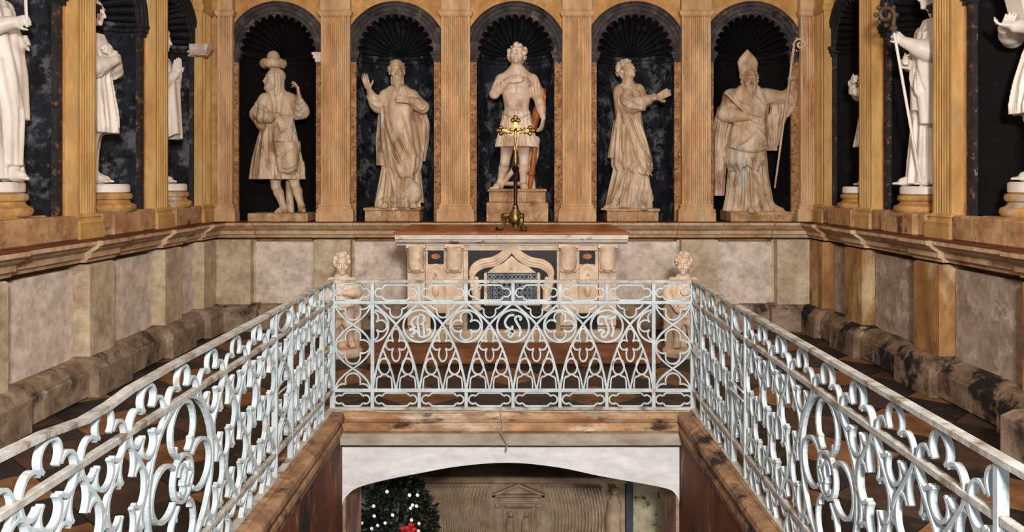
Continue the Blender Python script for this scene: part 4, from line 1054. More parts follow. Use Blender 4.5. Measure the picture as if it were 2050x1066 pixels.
# ---- 4: youth with praying hands ----------------------------------------------------
def st_youth():
    g = frame(1262, 417); G = g; s = SDF(-.36, .48, -.36, .28, -.02, 1.86)
    s.robe([(.0, -.01, .0, .26, .17), (.2, .0, .0, .235, .17), (.45, .01, .0, .19, .16), (.75, .0, .0, .17, .15), (1.0, -.01, .0, .155, .135)], n=12, ph=.4, ampz=[(0, .024), (.5, .018), (.9, .008)], tw=-2, sharp=.8, hem=.01)
    s.robe([(.42, .05, .0, .20, .18), (.50, .03, .0, .235, .18), (.66, .02, .0, .22, .175), (.9, .0, .0, .175, .15), (1.05, -.01, .0, .15, .135), (1.2, -.02, .0, .165, .14), (1.36, -.03, .0, .175, .12), (1.46, -.02, .01, .10, .08)], n=7, ph=1.8, ampz=[(.4, .022), (.9, .010), (1.2, .003)], sharp=.8, hem=.02, k=.007)
    s.robe([(.60, -.17, .05, .085, .07), (.8, -.15, .04, .075, .07), (1.05, -.13, .03, .06, .06)], n=3, amp=.01)
    s.robe([(.40, .18, -.06, .055, .06), (.6, .15, -.06, .07, .07), (.9, .09, -.06, .07, .06)], n=3, amp=.01)
    for a, w_, m in (([(1236, 230), (1226, 280), (1222, 318)], .012, .022), ([(1246, 235), (1258, 280), (1275, 325), (1290, 350)], .014, .024), ([(1256, 232), (1275, 280), (1300, 330), (1318, 348)], .013, .024),
                  ([(1250, 245), (1250, 290), (1240, 330)], .010, -.02), ([(1264, 240), (1284, 290), (1310, 340)], .009, -.02), ([(1280, 250), (1295, 290), (1303, 330)], .012, .018),
                  ([(1276, 325), (1258, 365), (1232, 412)], .013, .024), ([(1266, 325), (1245, 362), (1222, 410)], .010, -.02), ([(1285, 340), (1276, 375), (1262, 414)], .012, .022), ([(1296, 345), (1296, 380), (1290, 412)], .012, .02), ([(1290, 345), (1286, 380), (1276, 413)], .009, -.02), ([(1304, 348), (1307, 380), (1306, 405)], .010, .018),
                  ([(1250, 330), (1236, 370), (1218, 405)], .012, .02), ([(1243, 180), (1256, 205), (1262, 225)], .010, .014), ([(1258, 168), (1268, 182), (1280, 188)], .008, .012), ([(1238, 175), (1236, 200), (1240, 222)], .010, .012)):
        s.fold([g(x, y)[::2] for x, y in a], w_, m)
    foot(s, G(1227, 408, -.06), (-.8, -.6)); foot(s, G(1278, 408, -.14), (.3, -1))
    # arms to the viewer's right
    arm(s, G(1246, 188, -.03), G(1262, 216, -.12), G(1292, 204, -.18), (.085, .082, .08, .062), .03)
    s.cap(G(1292, 204, -.18), G(1308, 200, -.18), .034, .030, .01)
    s.robe([(1.15, .10, -.14, .06, .07), (1.3, .14, -.15, .07, .06)], n=3, amp=.005)
    arm(s, G(1280, 180, .03), G(1292, 206, .0), G(1308, 196, -.08), (.07, .06, .055, .04), .03)
    hand(s, G(1310, 201, -.17), (1, -.05, .45), (0, 1, .1), side=-1, curl=(.10, .12), spread=.2, thumb=1.0)
    hand(s, G(1311, 199, -.12), (1, -.05, .55), (0, -1, .1), side=1, curl=(.10, .12), spread=.25, thumb=1.0)
    for a in ([(1242, 192), (1256, 206), (1275, 214)], [(1240, 204), (1256, 220), (1280, 222)], [(1270, 196), (1284, 206), (1290, 216)]): s.fold([g(x, y)[::2] for x, y in a], .008, .013)
    head(s, G(1256, 145, -.01), yaw=.6, pitch=.42, hair='curly', sc=1.1, seed=8)
    s.cap(G(1258, 170, .0), G(1240, 184, .0), .05, .065, .04); s.cap(G(1258, 170, .0), G(1280, 184, .03), .05, .06, .04)
    s.cap(G(1257, 158, .01), G(1262, 175, .01), .055, .07, .03)
    return s
statue('marble_statue', st_youth(), M['marble'], (1.435, YS, ZL+.155), 0, 'marble statue of a robed youth looking up with hands joined in prayer towards the right')

# ---- 5: bishop ------------------------------------------------------------------------
def st_bishop():
    g = frame(1500, 418); G = g; s = SDF(-.50, .56, -.38, .28, -.02, 1.98)
    s.robe([(.0, .0, .0, .29, .18), (.15, .0, .0, .26, .175), (.45, -.01, .0, .22, .17), (.8, -.01, .0, .2, .16), (1.1, .0, .0, .18, .14)], n=13, ph=.9, ampz=[(0, .024), (.5, .018), (1., .006)], tw=1, sharp=.8)
    # drawn-up chasuble in tiers
    s.robe([(.50, -.06, -.03, .16, .19), (.60, -.06, -.03, .24, .225), (.75, -.04, -.03, .225, .225), (.95, -.01, -.02, .20, .19), (1.1, .0, -.01, .19, .16)], n=6, ph=.3, amp=.014, hem=.03, sharp=.8, k=.006)
    s.robe([(.74, -.05, -.04, .235, .235), (.88, -.03, -.04, .235, .225), (1.0, -.01, -.03, .22, .19), (1.08, .0, -.02, .20, .17)], n=5, ph=2., amp=.012, hem=.03, k=.006)
    s.robe([(1.0, .0, .0, .19, .16), (1.2, .0, .0, .24, .17), (1.33, .0, .0, .235, .15), (1.42, .0, .0, .17, .12), (1.50, .0, .0, .10, .09)], n=7, ph=1., amp=.007)
    # cloak falling on the viewer's left
    s.robe([(.18, -.36, .04, .06, .06), (.5, -.35, .05, .08, .08), (.9, -.34, .04, .085, .09), (1.1, -.30, .03, .09, .10), (1.25, -.25, .02, .1, .1)], n=5, ph=1., amp=.014)
    s.robe([(.72, .28, .05, .07, .06), (.95, .27, .04, .10, .07), (1.15, .22, .03, .12, .09)], n=5, amp=.012)
    for a, w_, m in (([(1455, 290), (1480, 300), (1510, 300), (1530, 290)], .012, .022), ([(1470, 268), (1458, 285), (1452, 300)], .012, .02), ([(1500, 262), (1482, 280), (1462, 292)], .011, .02),
                  ([(1508, 258), (1520, 275), (1528, 300)], .012, .02), ([(1478, 320), (1472, 345), (1466, 368)], .012, .02), ([(1490, 318), (1500, 345), (1512, 368)], .014, .026), ([(1482, 318), (1488, 345), (1492, 366)], .010, -.02),
                  ([(1520, 310), (1528, 345), (1536, 385), (1548, 412)], .013, .022), ([(1510, 330), (1520, 370), (1536, 412)], .010, -.02), ([(1478, 370), (1476, 390), (1470, 413)], .012, .024), ([(1490, 372), (1492, 392), (1492, 414)], .012, .024), ([(1504, 372), (1510, 392), (1520, 414)], .012, .024),
                  ([(1460, 300), (1456, 330), (1460, 352)], .01, .016), ([(1438, 240), (1432, 280), (1434, 330), (1444, 370)], .012, .02), ([(1448, 240), (1444, 280), (1448, 320)], .010, -.018),
                  ([(1506, 190), (1522, 206), (1548, 200)], .012, .022), ([(1462, 180), (1475, 200), (1495, 210)], .010, .016), ([(1530, 175), (1545, 190), (1560, 190)], .009, .014), ([(1470, 172), (1484, 196), (1500, 200)], .008, -.012), ([(1440, 212), (1455, 204), (1470, 210)], .010, .016)):
        s.fold([g(x, y)[::2] for x, y in a], w_, m)
    foot(s, G(1492, 408, -.15), (0, -1)); foot(s, G(1544, 408, -.06), (.7, -.7))
    # viewer's left arm across the waist
    arm(s, G(1464, 190, .0), G(1450, 226, -.06), G(1484, 232, -.20), (.095, .085, .075, .05), .03)
    s.cap(G(1482, 231, -.19), G(1494, 234, -.22), .036, .030, .01)
    hand(s, G(1494, 234, -.22), (1, -.05, -.45), (0, .9, -.3), side=1, curl=(.25, .3), spread=.2)
    # palm frond held in that hand
    for i in range(5):
        s.cap(G(1500, 240, -.23), G(1446+i*7, 186+i*7, -.20), .010, .017, .005)
    # other arm raised with the crozier
    arm(s, G(1536, 188, .0), G(1578, 196, -.04), G(1580, 172, -.10), (.09, .085, .07, .045), .035)
    s.robe([(1.12, .40, .0, .06, .06), (1.22, .45, -.02, .09, .08), (1.33, .48, -.04, .06, .06)], n=6, amp=.010)
    s.robe([(.78, .33, .04, .05, .05), (1.0, .33, .03, .08, .06), (1.2, .37, .0, .11, .07), (1.29, .36, .0, .09, .06), (1.36, .30, .0, .05, .05)], n=6, amp=.012)
    s.cap(G(1581, 176, -.1), G(1580, 164, -.13), .036, .030, .01)
    hand(s, G(1578, 170, -.12), (-.12, -.1, 1), (0, -1, 0), side=1, curls=[(1.2, 1.2)]*4, spread=.1, thumb=.4)
    s.cap(G(1499, 178, .0), G(1464, 192, .0), .07, .08, .05); s.cap(G(1499, 178, .0), G(1540, 192, .0), .07, .08, .05)
    head(s, G(1499, 161, -.05), yaw=-.05, pitch=-.05, hair='short', beard=(7, .11), sc=1.12, seed=11)
    # mitre
    for i in range(12):
        t = i/11; z0 = g(1499, 146)[2]+t*.27; wd = .092+.022*math.sin(min(t*1.6, 1)*PI/2) if t < .5 else .114*(1-((t-.5)/.52)**1.7)+.004
        s.ell((-.01-.012*t, -.005, z0), (max(wd, .012), max(.075*(1-t*.55), .02), .034), .03)
    s.ell(g(1499, 146, -.005), (.094, .098, .022), .006)
    return s
bi = statue('marble_statue', st_bishop(), M['marble'], (2.858, YS, ZL+.12), 0, 'marble statue of a bearded bishop in a tall mitre, holding a crozier')
def crozier(parent, base, top, col, hook=-1, sc=1., mat2=None, name='crozier'):
    b, t = V3(base), V3(top); m = MB(); m.tube([b, b.lerp(t, .5), t], [.011, .0125, .013], 8); o = m.build(name, col, parent, smooth=True)
    d = (t-b).normalized()
    k = MB()
    for i in range(6): k.ball(tuple(t+d*(.02+.03*i)), (.024-.001*i,)*3, 8, 6)
    c0 = t+d*.20; R0 = .075*sc; cc = c0+V3((hook*R0, 0, .03))
    pts = [t+d*.05, t+d*.14, c0]
    for i in range(26):
        a = PI+i*.30 if hook > 0 else -i*.30
        r = R0*(1-i/34); pts.append(cc+V3((r*math.cos(a if hook < 0 else a), 0, r*math.sin(-a if hook > 0 else a*-1))))
    k.tube([tuple(p) for p in pts], [.014]*3+[.013]*26, 8)
    for i in range(6):
        a = i*PI/3; p = cc+V3((R0*1.15*math.cos(a), 0, R0*1.15*math.sin(a))); k.ball(tuple(p), .012, 6, 5)
    k.build('crozier_head', mat2 or col, o, smooth=True)
    return o
g = frame(1500, 418)
crozier(bi, g(1541, 372, -.20), g(1576, 128, -.16), M['marble'], hook=1)
# ------------------------------------------------------------------ side wall statues (facing across the room)
def robe_figure(hem=.05, flare=.25, pose=None, H=1.72, hair='short', yaw=0, pitch=0, h=.009, seed=1, legs=True, tunic=None, hips=None):
    s = SDF(-.42, .42, -.50, .26, -.02, H+.12, h)
    k = H/1.8
    if tunic is None:
        s.robe([(.02, 0, 0, .22, flare), (.3, 0, 0, .20, flare*.88), (.7, 0, 0, .185, .17), (1.05*k, 0, 0, .17, .15), (1.2*k, 0, 0, .2, .15), (1.38*k, 0, 0, .18, .12), (1.46*k, 0, 0, .10, .085)], n=11, ph=seed*.7, ampz=[(0, .022), (.7, .012), (1.2, .004)], sharp=.8, tw=1.2)
    else:
        s.robe([(tunic, 0, 0, .22, flare), (tunic+.25, 0, 0, .195, flare*.85), (1.0*k, 0, 0, .155, .135), (1.2*k, 0, 0, .2, .15), (1.38*k, 0, 0, .18, .12), (1.46*k, 0, 0, .10, .085)], n=9, ph=seed*.9, ampz=[(tunic, .022), (.9, .010), (1.2, .003)], sharp=.8)
        leg(s, (-.10, -.02, tunic+.15), (-.10, -.06, .48), (-.09, -.02, .085), (-.1, -1)); leg(s, (.10, .03, tunic+.15), (.10, .02, .48), (.11, .05, .085), (.2, -1))
    return s, k
SIDE = []
# left wall, nearest visible: robed saint with a staff
s, k = robe_figure(flare=.24, H=1.75, seed=2)
foot(s, (-.06, -.18, .085), (0, -1)); foot(s, (.10, -.08, .085), (.1, -1))
s.robe([(.5, .0, -.05, .20, .22), (.8, .0, -.04, .21, .21), (1.1, .0, -.02, .2, .18), (1.3, 0, 0, .2, .14)], n=6, ph=1., amp=.016, hem=.05)
s.robe([(.12, -.05, -.20, .07, .07), (.5, -.06, -.20, .085, .09), (.9, -.08, -.14, .08, .08)], n=4, amp=.012)
arm(s, (-.19, .0, 1.32), (-.24, -.04, 1.08), (-.15, -.26, 1.16), (.08, .075, .07, .05), .03); hand(s, (-.15, -.27, 1.16), (.1, -1, .25), (1, 0, 0), side=-1, curls=[(1.1, 1.1)]*4)
arm(s, (.19, .0, 1.32), (.24, -.02, 1.08), (.10, -.20, 1.05), (.08, .075, .07, .05), .03); hand(s, (.10, -.21, 1.05), (-.6, -.7, .1), (0, 1, -.3), side=1)
head(s, (0, -.02, 1.60), hair='long', beard=(7, .10), ears=False, seed=4)
L1 = statue('marble_statue', s, M['marble_w'], (XL-.40, 6.27, 1.72), PI/2, 'white marble statue of a draped man holding a thin staff, at the left edge')
MB().tube([(-.14, -.375, 1.13), (-.13, -.36, 1.3), (-.11, -.34, 2.1)], .012, 8).build('staff', M['marble_w'], L1, smooth=True)
# left wall second: crossed arms, tunic
s, k = robe_figure(tunic=.46, flare=.20, H=1.68, seed=3)
arm(s, (-.18, .0, 1.26), (-.21, -.12, 1.03), (-.02, -.20, 1.12), (.07, .065, .058, .045), .03); hand(s, (-.03, -.20, 1.12), (1, -.1, .25), (0, 1, 0), side=1)
arm(s, (.18, .0, 1.26), (.21, -.10, 1.05), (.02, -.17, 1.17), (.07, .065, .058, .045), .03); hand(s, (.03, -.17, 1.17), (-1, -.1, .3), (0, 1, 0), side=-1)
for i in range(7): s.fold([(-.18+.06*i, 1.0), (-.2+.068*i, .75), (-.22+.074*i, .47)], .010, .016)
head(s, (0, .0, 1.55), pitch=-.15, hair='short', seed=5)
statue('marble_statue', s, M['marble_w'], (XL-.28, 7.62, 1.70), PI/2, 'white marble statue in knee-length tunic with arms crossed, between the two left pilasters')
# left wall third: hands raised in prayer
s, k = robe_figure(tunic=.52, flare=.18, H=1.66, seed=6)
arm(s, (-.18, .0, 1.25), (-.20, -.06, 1.0), (-.05, -.18, 1.16), (.07, .062, .058, .045), .03); hand(s, (-.05, -.18, 1.16), (.1, -.1, 1), (1, 0, 0), side=-1, curl=(.08, .08))
arm(s, (.18, .0, 1.25), (.20, -.06, 1.0), (.03, -.18, 1.16), (.07, .062, .058, .045), .03); hand(s, (.02, -.18, 1.16), (-.1, -.1, 1), (-1, 0, 0), side=1, curl=(.08, .08))
s.robe([(.50, -.05, -.10, .14, .14), (.8, -.05, -.08, .15, .14), (1.1, 0, -.05, .16, .13)], n=5, amp=.016, hem=.03)
head(s, (0, -.01, 1.52), pitch=-.1, hair='curly', seed=7)
statue('marble_statue', s, M['marble_w'], (XL-.24, 8.98, 1.70), PI/2, 'white marble statue with praying hands and bare lower legs, farthest of the left wall')
# right wall far: turned figure mostly hidden by the pilaster
s, k = robe_figure(tunic=.42, flare=.22, H=1.62, seed=9)
arm(s, (-.18, .0, 1.22), (-.22, -.10, 1.0), (-.04, -.25, 1.10), (.08, .07, .062, .045), .03); hand(s, (-.05, -.25, 1.10), (.9, -.3, .2), (0, 1, 0), side=1)
arm(s, (.18, .0, 1.22), (.22, -.10, .98), (.02, -.23, 1.0), (.08, .07, .062, .045), .03); hand(s, (.03, -.23, 1.0), (-.9, -.3, .2), (0, 1, 0), side=-1)
head(s, (0, -.03, 1.48), pitch=-.25, hair='curly', seed=9)
statue('marble_statue', s, M['marble_w'], (XR+.32, 8.90, 1.67), -PI/2, 'white marble statue with folded hands, half hidden behind a pilaster, farthest on the right wall')
# right wall middle: capped youth with crozier
s, k = robe_figure(flare=.23, H=1.86, seed=10)
foot(s, (-.06, -.16, .085), (0, -1)); foot(s, (.12, -.06, .085), (.2, -1))
s.robe([(.62, .05, -.02, .20, .2), (.9, .03, -.02, .2, .19), (1.2, .02, -.01, .2, .17), (1.40, 0, 0, .2, .13)], n=7, ph=.5, amp=.015, hem=.06)
s.robe([(.55, .16, -.14, .06, .07), (.9, .16, -.15, .07, .09), (1.2, .14, -.12, .07, .09), (1.38, .1, -.06, .06, .08)], n=3, amp=.008)
arm(s, (.19, .0, 1.40), (.22, -.16, 1.18), (.14, -.34, 1.28), (.085, .078, .07, .048), .03); hand(s, (.14, -.34, 1.28), (-.1, -.7, .7), (-1, 0, .1), side=1, curls=[(1.1, 1.1)]*4)
arm(s, (-.19, .0, 1.40), (-.24, -.06, 1.14), (-.06, -.24, 1.12), (.085, .078, .07, .048), .03); hand(s, (-.06, -.24, 1.12), (.8, -.5, .1), (0, 1, 0), side=1)
for i in range(5): s.fold([(-.1+.05*i, 1.15), (-.02+.05*i, .95), (.08+.03*i, .8)], .011, .018 if i % 2 else -.014)
head(s, (0, -.03, 1.70), hair='short', seed=12)
s.ell((0, .0, 1.80), (.09, .105, .07), .01); s.ell((0, .01, 1.87), (.05, .06, .05), .02)
R2 = statue('marble_statue', s, M['marble_w'], (XR+.26, 7.58, 1.68), -PI/2, 'white marble statue of a smooth-faced youth in a cap holding a long crozier, right wall')
m = MB(); m.tube([(.14, -.19, .0), (.14, -.43, 1.36)], .013, 8); st = m.build('crozier', M['marble_w'], R2, smooth=True)
k = MB(); cc = V3((.14, -.50, 1.52)); pts = [V3((.14, -.43, 1.36)), V3((.14, -.435, 1.45))]+[cc+V3((0, .075*(1-i/34)*math.cos(i*.3), .075*(1-i/34)*math.sin(i*.3))) for i in range(24)]
k.tube([tuple(p) for p in pts], .018, 8)
for i in range(8): k.ball((.14, cc.y+.092*math.cos(i*PI/4), cc.z+.092*math.sin(i*PI/4)), .022, 6, 5)
k.ball((.14, -.435, 1.40), (.035, .035, .03)); k.build('crozier_head', M['bronze_brown'] if 'bronze_brown' in M else stone('bronze_brown', (110,86,66), (84,64,48), 12, rough=.6, bump=.4), st, smooth=True)
# right wall nearest: figure with book and tunic
s, k = robe_figure(tunic=.50, flare=.24, H=1.76, seed=13)
arm(s, (.20, .0, 1.33), (.23, -.16, 1.12), (.10, -.30, 1.12), (.085, .075, .065, .045), .03); hand(s, (.10, -.31, 1.12), (-.7, -.5, .2), (0, .3, 1), side=1)
arm(s, (-.20, .0, 1.33), (-.24, -.12, 1.10), (-.08, -.28, 1.14), (.085, .075, .065, .045), .03); hand(s, (-.07, -.28, 1.14), (.8, -.3, .2), (0, .3, 1), side=-1)
s.box((.04, -.26, 1.32), (.10, .030, .15), .004, rotm(0, 0, 0) @ Matrix.Rotation(.25, 3, 'X'))
for i in range(7): s.fold([(-.18+.06*i, 1.0), (-.2+.068*i, .75), (-.22+.074*i, .52)], .010, .016)
head(s, (0, -.02, 1.62), pitch=-.3, hair='short', beard=(5, .05), seed=14)
statue('marble_statue', s, M['marble_w'], (XR+.38, 6.16, 1.72), -PI/2, 'white marble statue in a tunic carrying a book, at the right edge')

# pedestals ---------------------------------------------------------------------------
def round_ped(x, y, z0, zt, mat, label):
    H = zt-z0
    o = empty('statue_pedestal', (x, y, z0), 0, label=label, cat='pedestal', group='round moulded pedestals of the side statues')
    MB().bbox(-.27, .24, -.30, .30, .0, H*.44, .012).build('pedestal_block', M['block'], o)
    p = [(.25, .44), (.265, .48), (.27, .53), (.262, .58), (.23, .61), (.215, .645), (.215, .68), (.232, .70), (.238, .75), (.23, .80), (.20, .82)]
    MB().lathe([(r, f*H) for r, f in p], 32, (0.0, 0, 0)).build('pedestal_drum', mat, o, smooth=True)
    MB().lathe([(.20, .82*H), (.215, .84*H), (.215, .97*H), (.20, H)], 32, (0.0, 0, 0)).build('statue_base', M['marble_w'], o, smooth=True)
    return o
for x, y, zt, lab in ((XL-.36, 6.27, 1.72, 'round stepped pedestal under the staff-bearing statue at the left edge'), (XL-.18, 7.62, 1.70, 'round stepped pedestal under the crossed-arm statue on the left wall'),
                 (XL-.18, 8.98, 1.70, 'round stepped pedestal under the farthest praying statue on the left wall'), (XR+.18, 8.90, 1.67, 'round stepped pedestal under the half-hidden statue at the far right'),
                 (XR+.18, 7.58, 1.68, 'round stepped pedestal under the crozier-bearing youth on the right wall'), (XR+.32, 6.16, 1.72, 'round stepped pedestal with orange-stained rim at the right edge')):
    round_ped(x, y, ZL+.002, zt-.001, M['pedestal_y'], lab)
def plinth_box(x, w_, h_, d, label, parts=1, mat='pedestal', z=ZL+.002, cap=False, yc=YS):
    o = empty('statue_plinth', (x, yc, z), 0, label=label, cat='plinth', group='low plinths of the back wall statues')
    ww = w_/parts
    for i in range(parts):
        m = MB(); e = 0 if parts == 1 else (.012 if i % 2 == 1 else 0)
        top = h_-.001-(.035 if cap else 0)
        m.bbox(-w_/2+i*ww+.001, -w_/2+(i+1)*ww-.001, -d/2-e, d/2, 0, top, .008); m.build('plinth_stone', M[mat], o)
    if cap: MB().bbox(-w_/2-.015, w_/2+.015, -d/2-.02, d/2, h_-.036, h_-.001, .01).build('plinth_cap', M[mat], o)
    return o
plinth_box(-2.70, .70, .10, .50, 'low cream stone slab under the statue in the round fur hat')
plinth_box(-1.37, .64, .165, .44, 'panelled cream plinth under the bearded statue with raised hand', 5, cap=True)
p = plinth_box(.09, .72, .225, .52, 'plain lower block of the central soldier statue')
plinth_box(.09, .66, .16, .44, 'upper moulded block with pale centre panel under the central soldier statue', 3, z=ZL+.2275, cap=True)
plinth_box(1.44, .60, .155, .44, 'panelled cream plinth under the praying youth statue', 5, cap=True)
bp = plinth_box(2.93, .71, .12, .50, 'low plinth with worn carved letters under the bishop statue')
fc = bpy.data.curves.new('carved_letters', 'FONT'); fc.body = 'S· SEVERINVS· EPIS'; fc.size = .066; fc.extrude = .002; fc.align_x = 'CENTER'; fc.align_y = 'CENTER'
fo = bpy.data.objects.new('font_source', fc); COL.objects.link(fo); bpy.context.view_layer.update()
me = bpy.data.meshes.new_from_object(fo.evaluated_get(bpy.context.evaluated_depsgraph_get())); bpy.data.objects.remove(fo)
me.materials.clear(); me.materials.append(M['dpil_r']); fo = bpy.data.objects.new('carved_letters', me); COL.objects.link(fo); fo.parent = bp; fo.location = (0, -.2515, .06); fo.rotation_euler = (PI/2, 0, 0); fo['kind'] = 'stuff'

# ------------------------------------------------------------------ altar
AX = .02; AY = 8.30; sa = 1680/8.30
def ax(px): return (px-1024)/sa
def az(py): return EYE+(364-py)/sa
al = empty('altar', (AX, AY, 0), 0, label='veined marble altar with a carved canopy over a small grated door, against the back wall', cat='altar')
m = MB(); m.box(-1.03, 1.03, 0.04, 1.33, .141, 1.13); m.build('body', M['altar'], al)
pf = [(-1.33, 1.09), (.02, 1.09), (.03, 1.105), (.06, 1.115), (.09, 1.13), (.10, 1.15), (.14, 1.16), (.15, 1.205), (-1.33, 1.205)]
MB().mould(-1.135, 1.135, pf).build('mensa', M['carrara'], al)
MB().bbox(-1.15, 1.15, -.165, 1.335, 1.205, 1.23, .008).build('table_top', M['altar_top'], al)
MB().box(-1.045, 1.045, -.0, .05, 1.04, 1.09).build('frieze', M['altar'], al)
for px in (834, 910, 1137, 1215):
    x = ax(px)
    o = MB().bbox(x-.085, x+.085, -.045, .05, .30, 1.04, .008).build('pilaster', M['altar'], al)
    c = MB()
    c.lathe([(.04, az(545)), (.075, az(538)), (.082, az(520)), (.078, az(502)), (.085, az(497)), (.088, az(492))], 16, (x, -.045, 0), -PI, 0)
    c.bbox(x-.095, x+.095, -.09, .0, az(496), az(488), .004)
    for i in range(4): c.ball((x-.06+.04*i, -.06, az(541)), (.022, .03, .02))
    c.build('capital', M['altar'], o, smooth=True)
for pc in (872, 1176):
    x = ax(pc)
    o = MB().box(x-.078, x+.078, .015, .05, az(529), az(503)).build('black_panel', M['black'], al)
    MB().add([(x+.045*math.cos(a*PI/12), .012, az(514)+.026*math.sin(a*PI/12)) for a in range(24)], [tuple(range(24))]).build('oval_inlay', M['red'], o)
    n = MB(); r = .082
    arc = [(x+r*math.cos(PI*i/14), az(545)+r*math.sin(PI*i/14)) for i in range(15)]
    outer = [(x+.082, az(600))]+arc+[(x-.082, az(600))]
    n.prism(outer, lambda p, e: (p[0], .045 if e else -.01, p[1])); o = n.build('relief_niche', M['altar'], al)
    n = MB(); n.ribbon([(a, b) for a, b in [(x+(q[0]-x)*.8, az(545)+(q[1]-az(545))*.8) for q in arc]], .012, .02, c=-.012)
    n.ribbon([(x+(q[0]-x)*.55, az(545)+(q[1]-az(545))*.55) for q in arc], .008, .02, c=-.012)
    n.ball((x, -.02, az(548)), (.016, .02, .02)); n.ball((x, -.018, az(562)), (.03, .02, .05)); n.ball((x, -.016, az(582)), (.036, .02, .06))
    n.build('relief_figure', M['altar'], o, smooth=True)
# central black field, canopy, tabernacle
MB().box(ax(937), ax(1115), .015, .05, az(640), az(503)).build('black_panel', M['black'], al)
for sg in (-1, 1):
    X = lambda px: ax(1024+sg*(px-1024))
    cn = MB()
    base = smooth_curve([(X(1024), az(491)), (X(1038), az(508)), (X(1060), az(522)), (X(1084), az(527)), (X(1100), az(538)), (X(1104), az(555)), (X(1096), az(570))], 5)
    for off, rr in ((0, .022), (.03, .018), (-.028, .018), (.055, .012)):
        cn.tube([(p[0]-sg*off*.3, -.02-.01*math.cos(i*.2), p[1]-off*.8) for i, p in enumerate(base)], [rr*(.55+.45*min(1, i/8)) for i in range(len(base))], 8)
    cn.build('canopy_drape', M['altar'], al, smooth=True)
    f = MB()      # standing figure holding the drape
    x = X(1094)
    f.tube([(x, -.02, az(620)), (x+.005*sg, -.035, az(600)), (x, -.03, az(580)), (x-.004*sg, -.02, az(566))], [.055, .045, .042, .025], 10); f.ball((x, -.03, az(559)), (.024, .026, .03)); f.tube([(x, -.05, az(572)), (x-sg*.03, -.07, az(580)), (x-sg*.05, -.05, az(570))], .012, 6)
    f.tube([(x+sg*.03, -.03, az(585)), (x+sg*.05, -.02, az(560)), (x+sg*.03, -.02, az(545))], [.02, .03, .008], 6)
    f.build('relief_angel', M['altar'], al, smooth=True)
m = MB(); m.prism([(ax(975), az(546)), (ax(1073), az(546)), (ax(1058), az(534)), (ax(1040), az(526)), (ax(1024), az(512)), (ax(1008), az(526)), (ax(990), az(534))], lambda p, e: (p[0], .03 if e else -.02, p[1])); o = m.build('tympanum', M['altar'], al)
MB().ball((ax(1024), -.02, az(536)), (.022, .012, .022)).build('tympanum_head', M['altar'], o, smooth=True)
MB().bbox(ax(969), ax(975), -.03, .04, az(610), az(546)).bbox(ax(1075), ax(1081), -.03, .04, az(610), az(546)).bbox(ax(969), ax(1081), -.03, .04, az(612), az(602)).build('door_frame', M['altar'], al)
dr = MB().box(ax(975), ax(1075), -.005, .03, az(602), az(548)).build('tabernacle_door', M['steel_dark'], al)
gm = MB(); x0, x1 = ax(976), ax(1074)
for z in (az(549), az(560), az(601)): gm.box(x0, x1, -.014, -.004, z-.004, z+.004)
for x in (x0, x1-.008, ax(988), ax(1062)): gm.box(x, x+.008, -.014, -.004, az(601), az(549))
for i in range(12):
    cx_ = x0+.02+i*(x1-x0-.04)/11; gm.ribbon(ell_arc(cx_, az(554.5), .018, .018, 12), .006, .01, True, c=-.010)
for i in range(7):
    for j in range(4):
        cx_ = ax(994)+i*(ax(1056)-ax(994))/6; cz_ = az(597)+j*(az(565)-az(597))/3
        gm.ribbon([(cx_-.024, cz_), (cx_, cz_+.026), (cx_+.024, cz_), (cx_, cz_-.026), (cx_-.024, cz_)], .006, .01, c=-.010); gm.ribbon(ell_arc(cx_, cz_, .012, .012, 8), .005, .01, True, c=-.010)
for j in range(4):
    for x in (ax(982), ax(1068)): gm.ribbon(ell_arc(x, az(595-j*9), .014, .016, 10), .006, .01, True, c=-.010)
gm.build('lattice', M['steel'], dr)
# lower zone: dark openings between colonnettes
for a, b in ((862, 892), (926, 945), (1103, 1121), (1156, 1196)):
    MB().box(ax(a), ax(b), .0, .05, az(662), az(628)).build('black_panel', M['black'], al)
MB().box(ax(937), ax(1115), -.002, .05, az(662), az(626)).build('black_panel', M['black'], al)
for px in (931, 1117):
    MB().lathe([(.035, az(672)), (.04, az(668)), (.022, az(662)), (.028, az(648)), (.024, az(634)), (.03, az(628)), (.036, az(624))], 14, (ax(px), -.03, 0)).build('colonnette', M['fascia'], al, smooth=True)
MB().bbox(ax(905), ax(1190), -.10, .04, az(690), az(664), .01).build('altar_step', M['altar'], al)
MB().bbox(-1.08, 1.08, -.12, .05, .145, .26, .012).build('base', M['altar'], al)
# predella
MB().bbox(-1.36, 1.40, -.42, 1.3, .001, .14, .01).build('altar_platform', M['wood'], loc=(AX, AY, 0), label='low brown wooden platform the altar stands on', cat='platform')

# ------------------------------------------------------------------ crucifix on the altar
cf = empty('altar_cross', (.06, 8.42, 1.231), 0, label='openwork brass cross on a dark tall stem with scrolled feet, on the altar', cat='cross')
sc_ = 1680/8.42; cz = lambda py: (462-py)/sc_
MB().lathe([(.03, .03), (.034, .06), (.06, .07), (.075, cz(440)), (.06, cz(428)), (.035, cz(420)), (.028, cz(412))], 18).build('foot_body', M['brass'], cf, smooth=True)
for i in range(3):
    a = -PI/2+i*2*PI/3+.5; c, s_ = math.cos(a), math.sin(a)
    pts = [(c*r, s_*r, z) for r, z in ((.06, .15), (.10, .145), (.12, .11), (.115, .06), (.145, .025), (.18, .018), (.182, .04))]
    m = MB().tube(pts, [.026, .032, .028, .022, .03, .024, .014], 8); m.ball((c*.18, s_*.18, .018), (.03, .03, .018)); m.ball((c*.112, s_*.112, .14), .036); m.build('scroll_foot', M['brass'], cf, smooth=True)
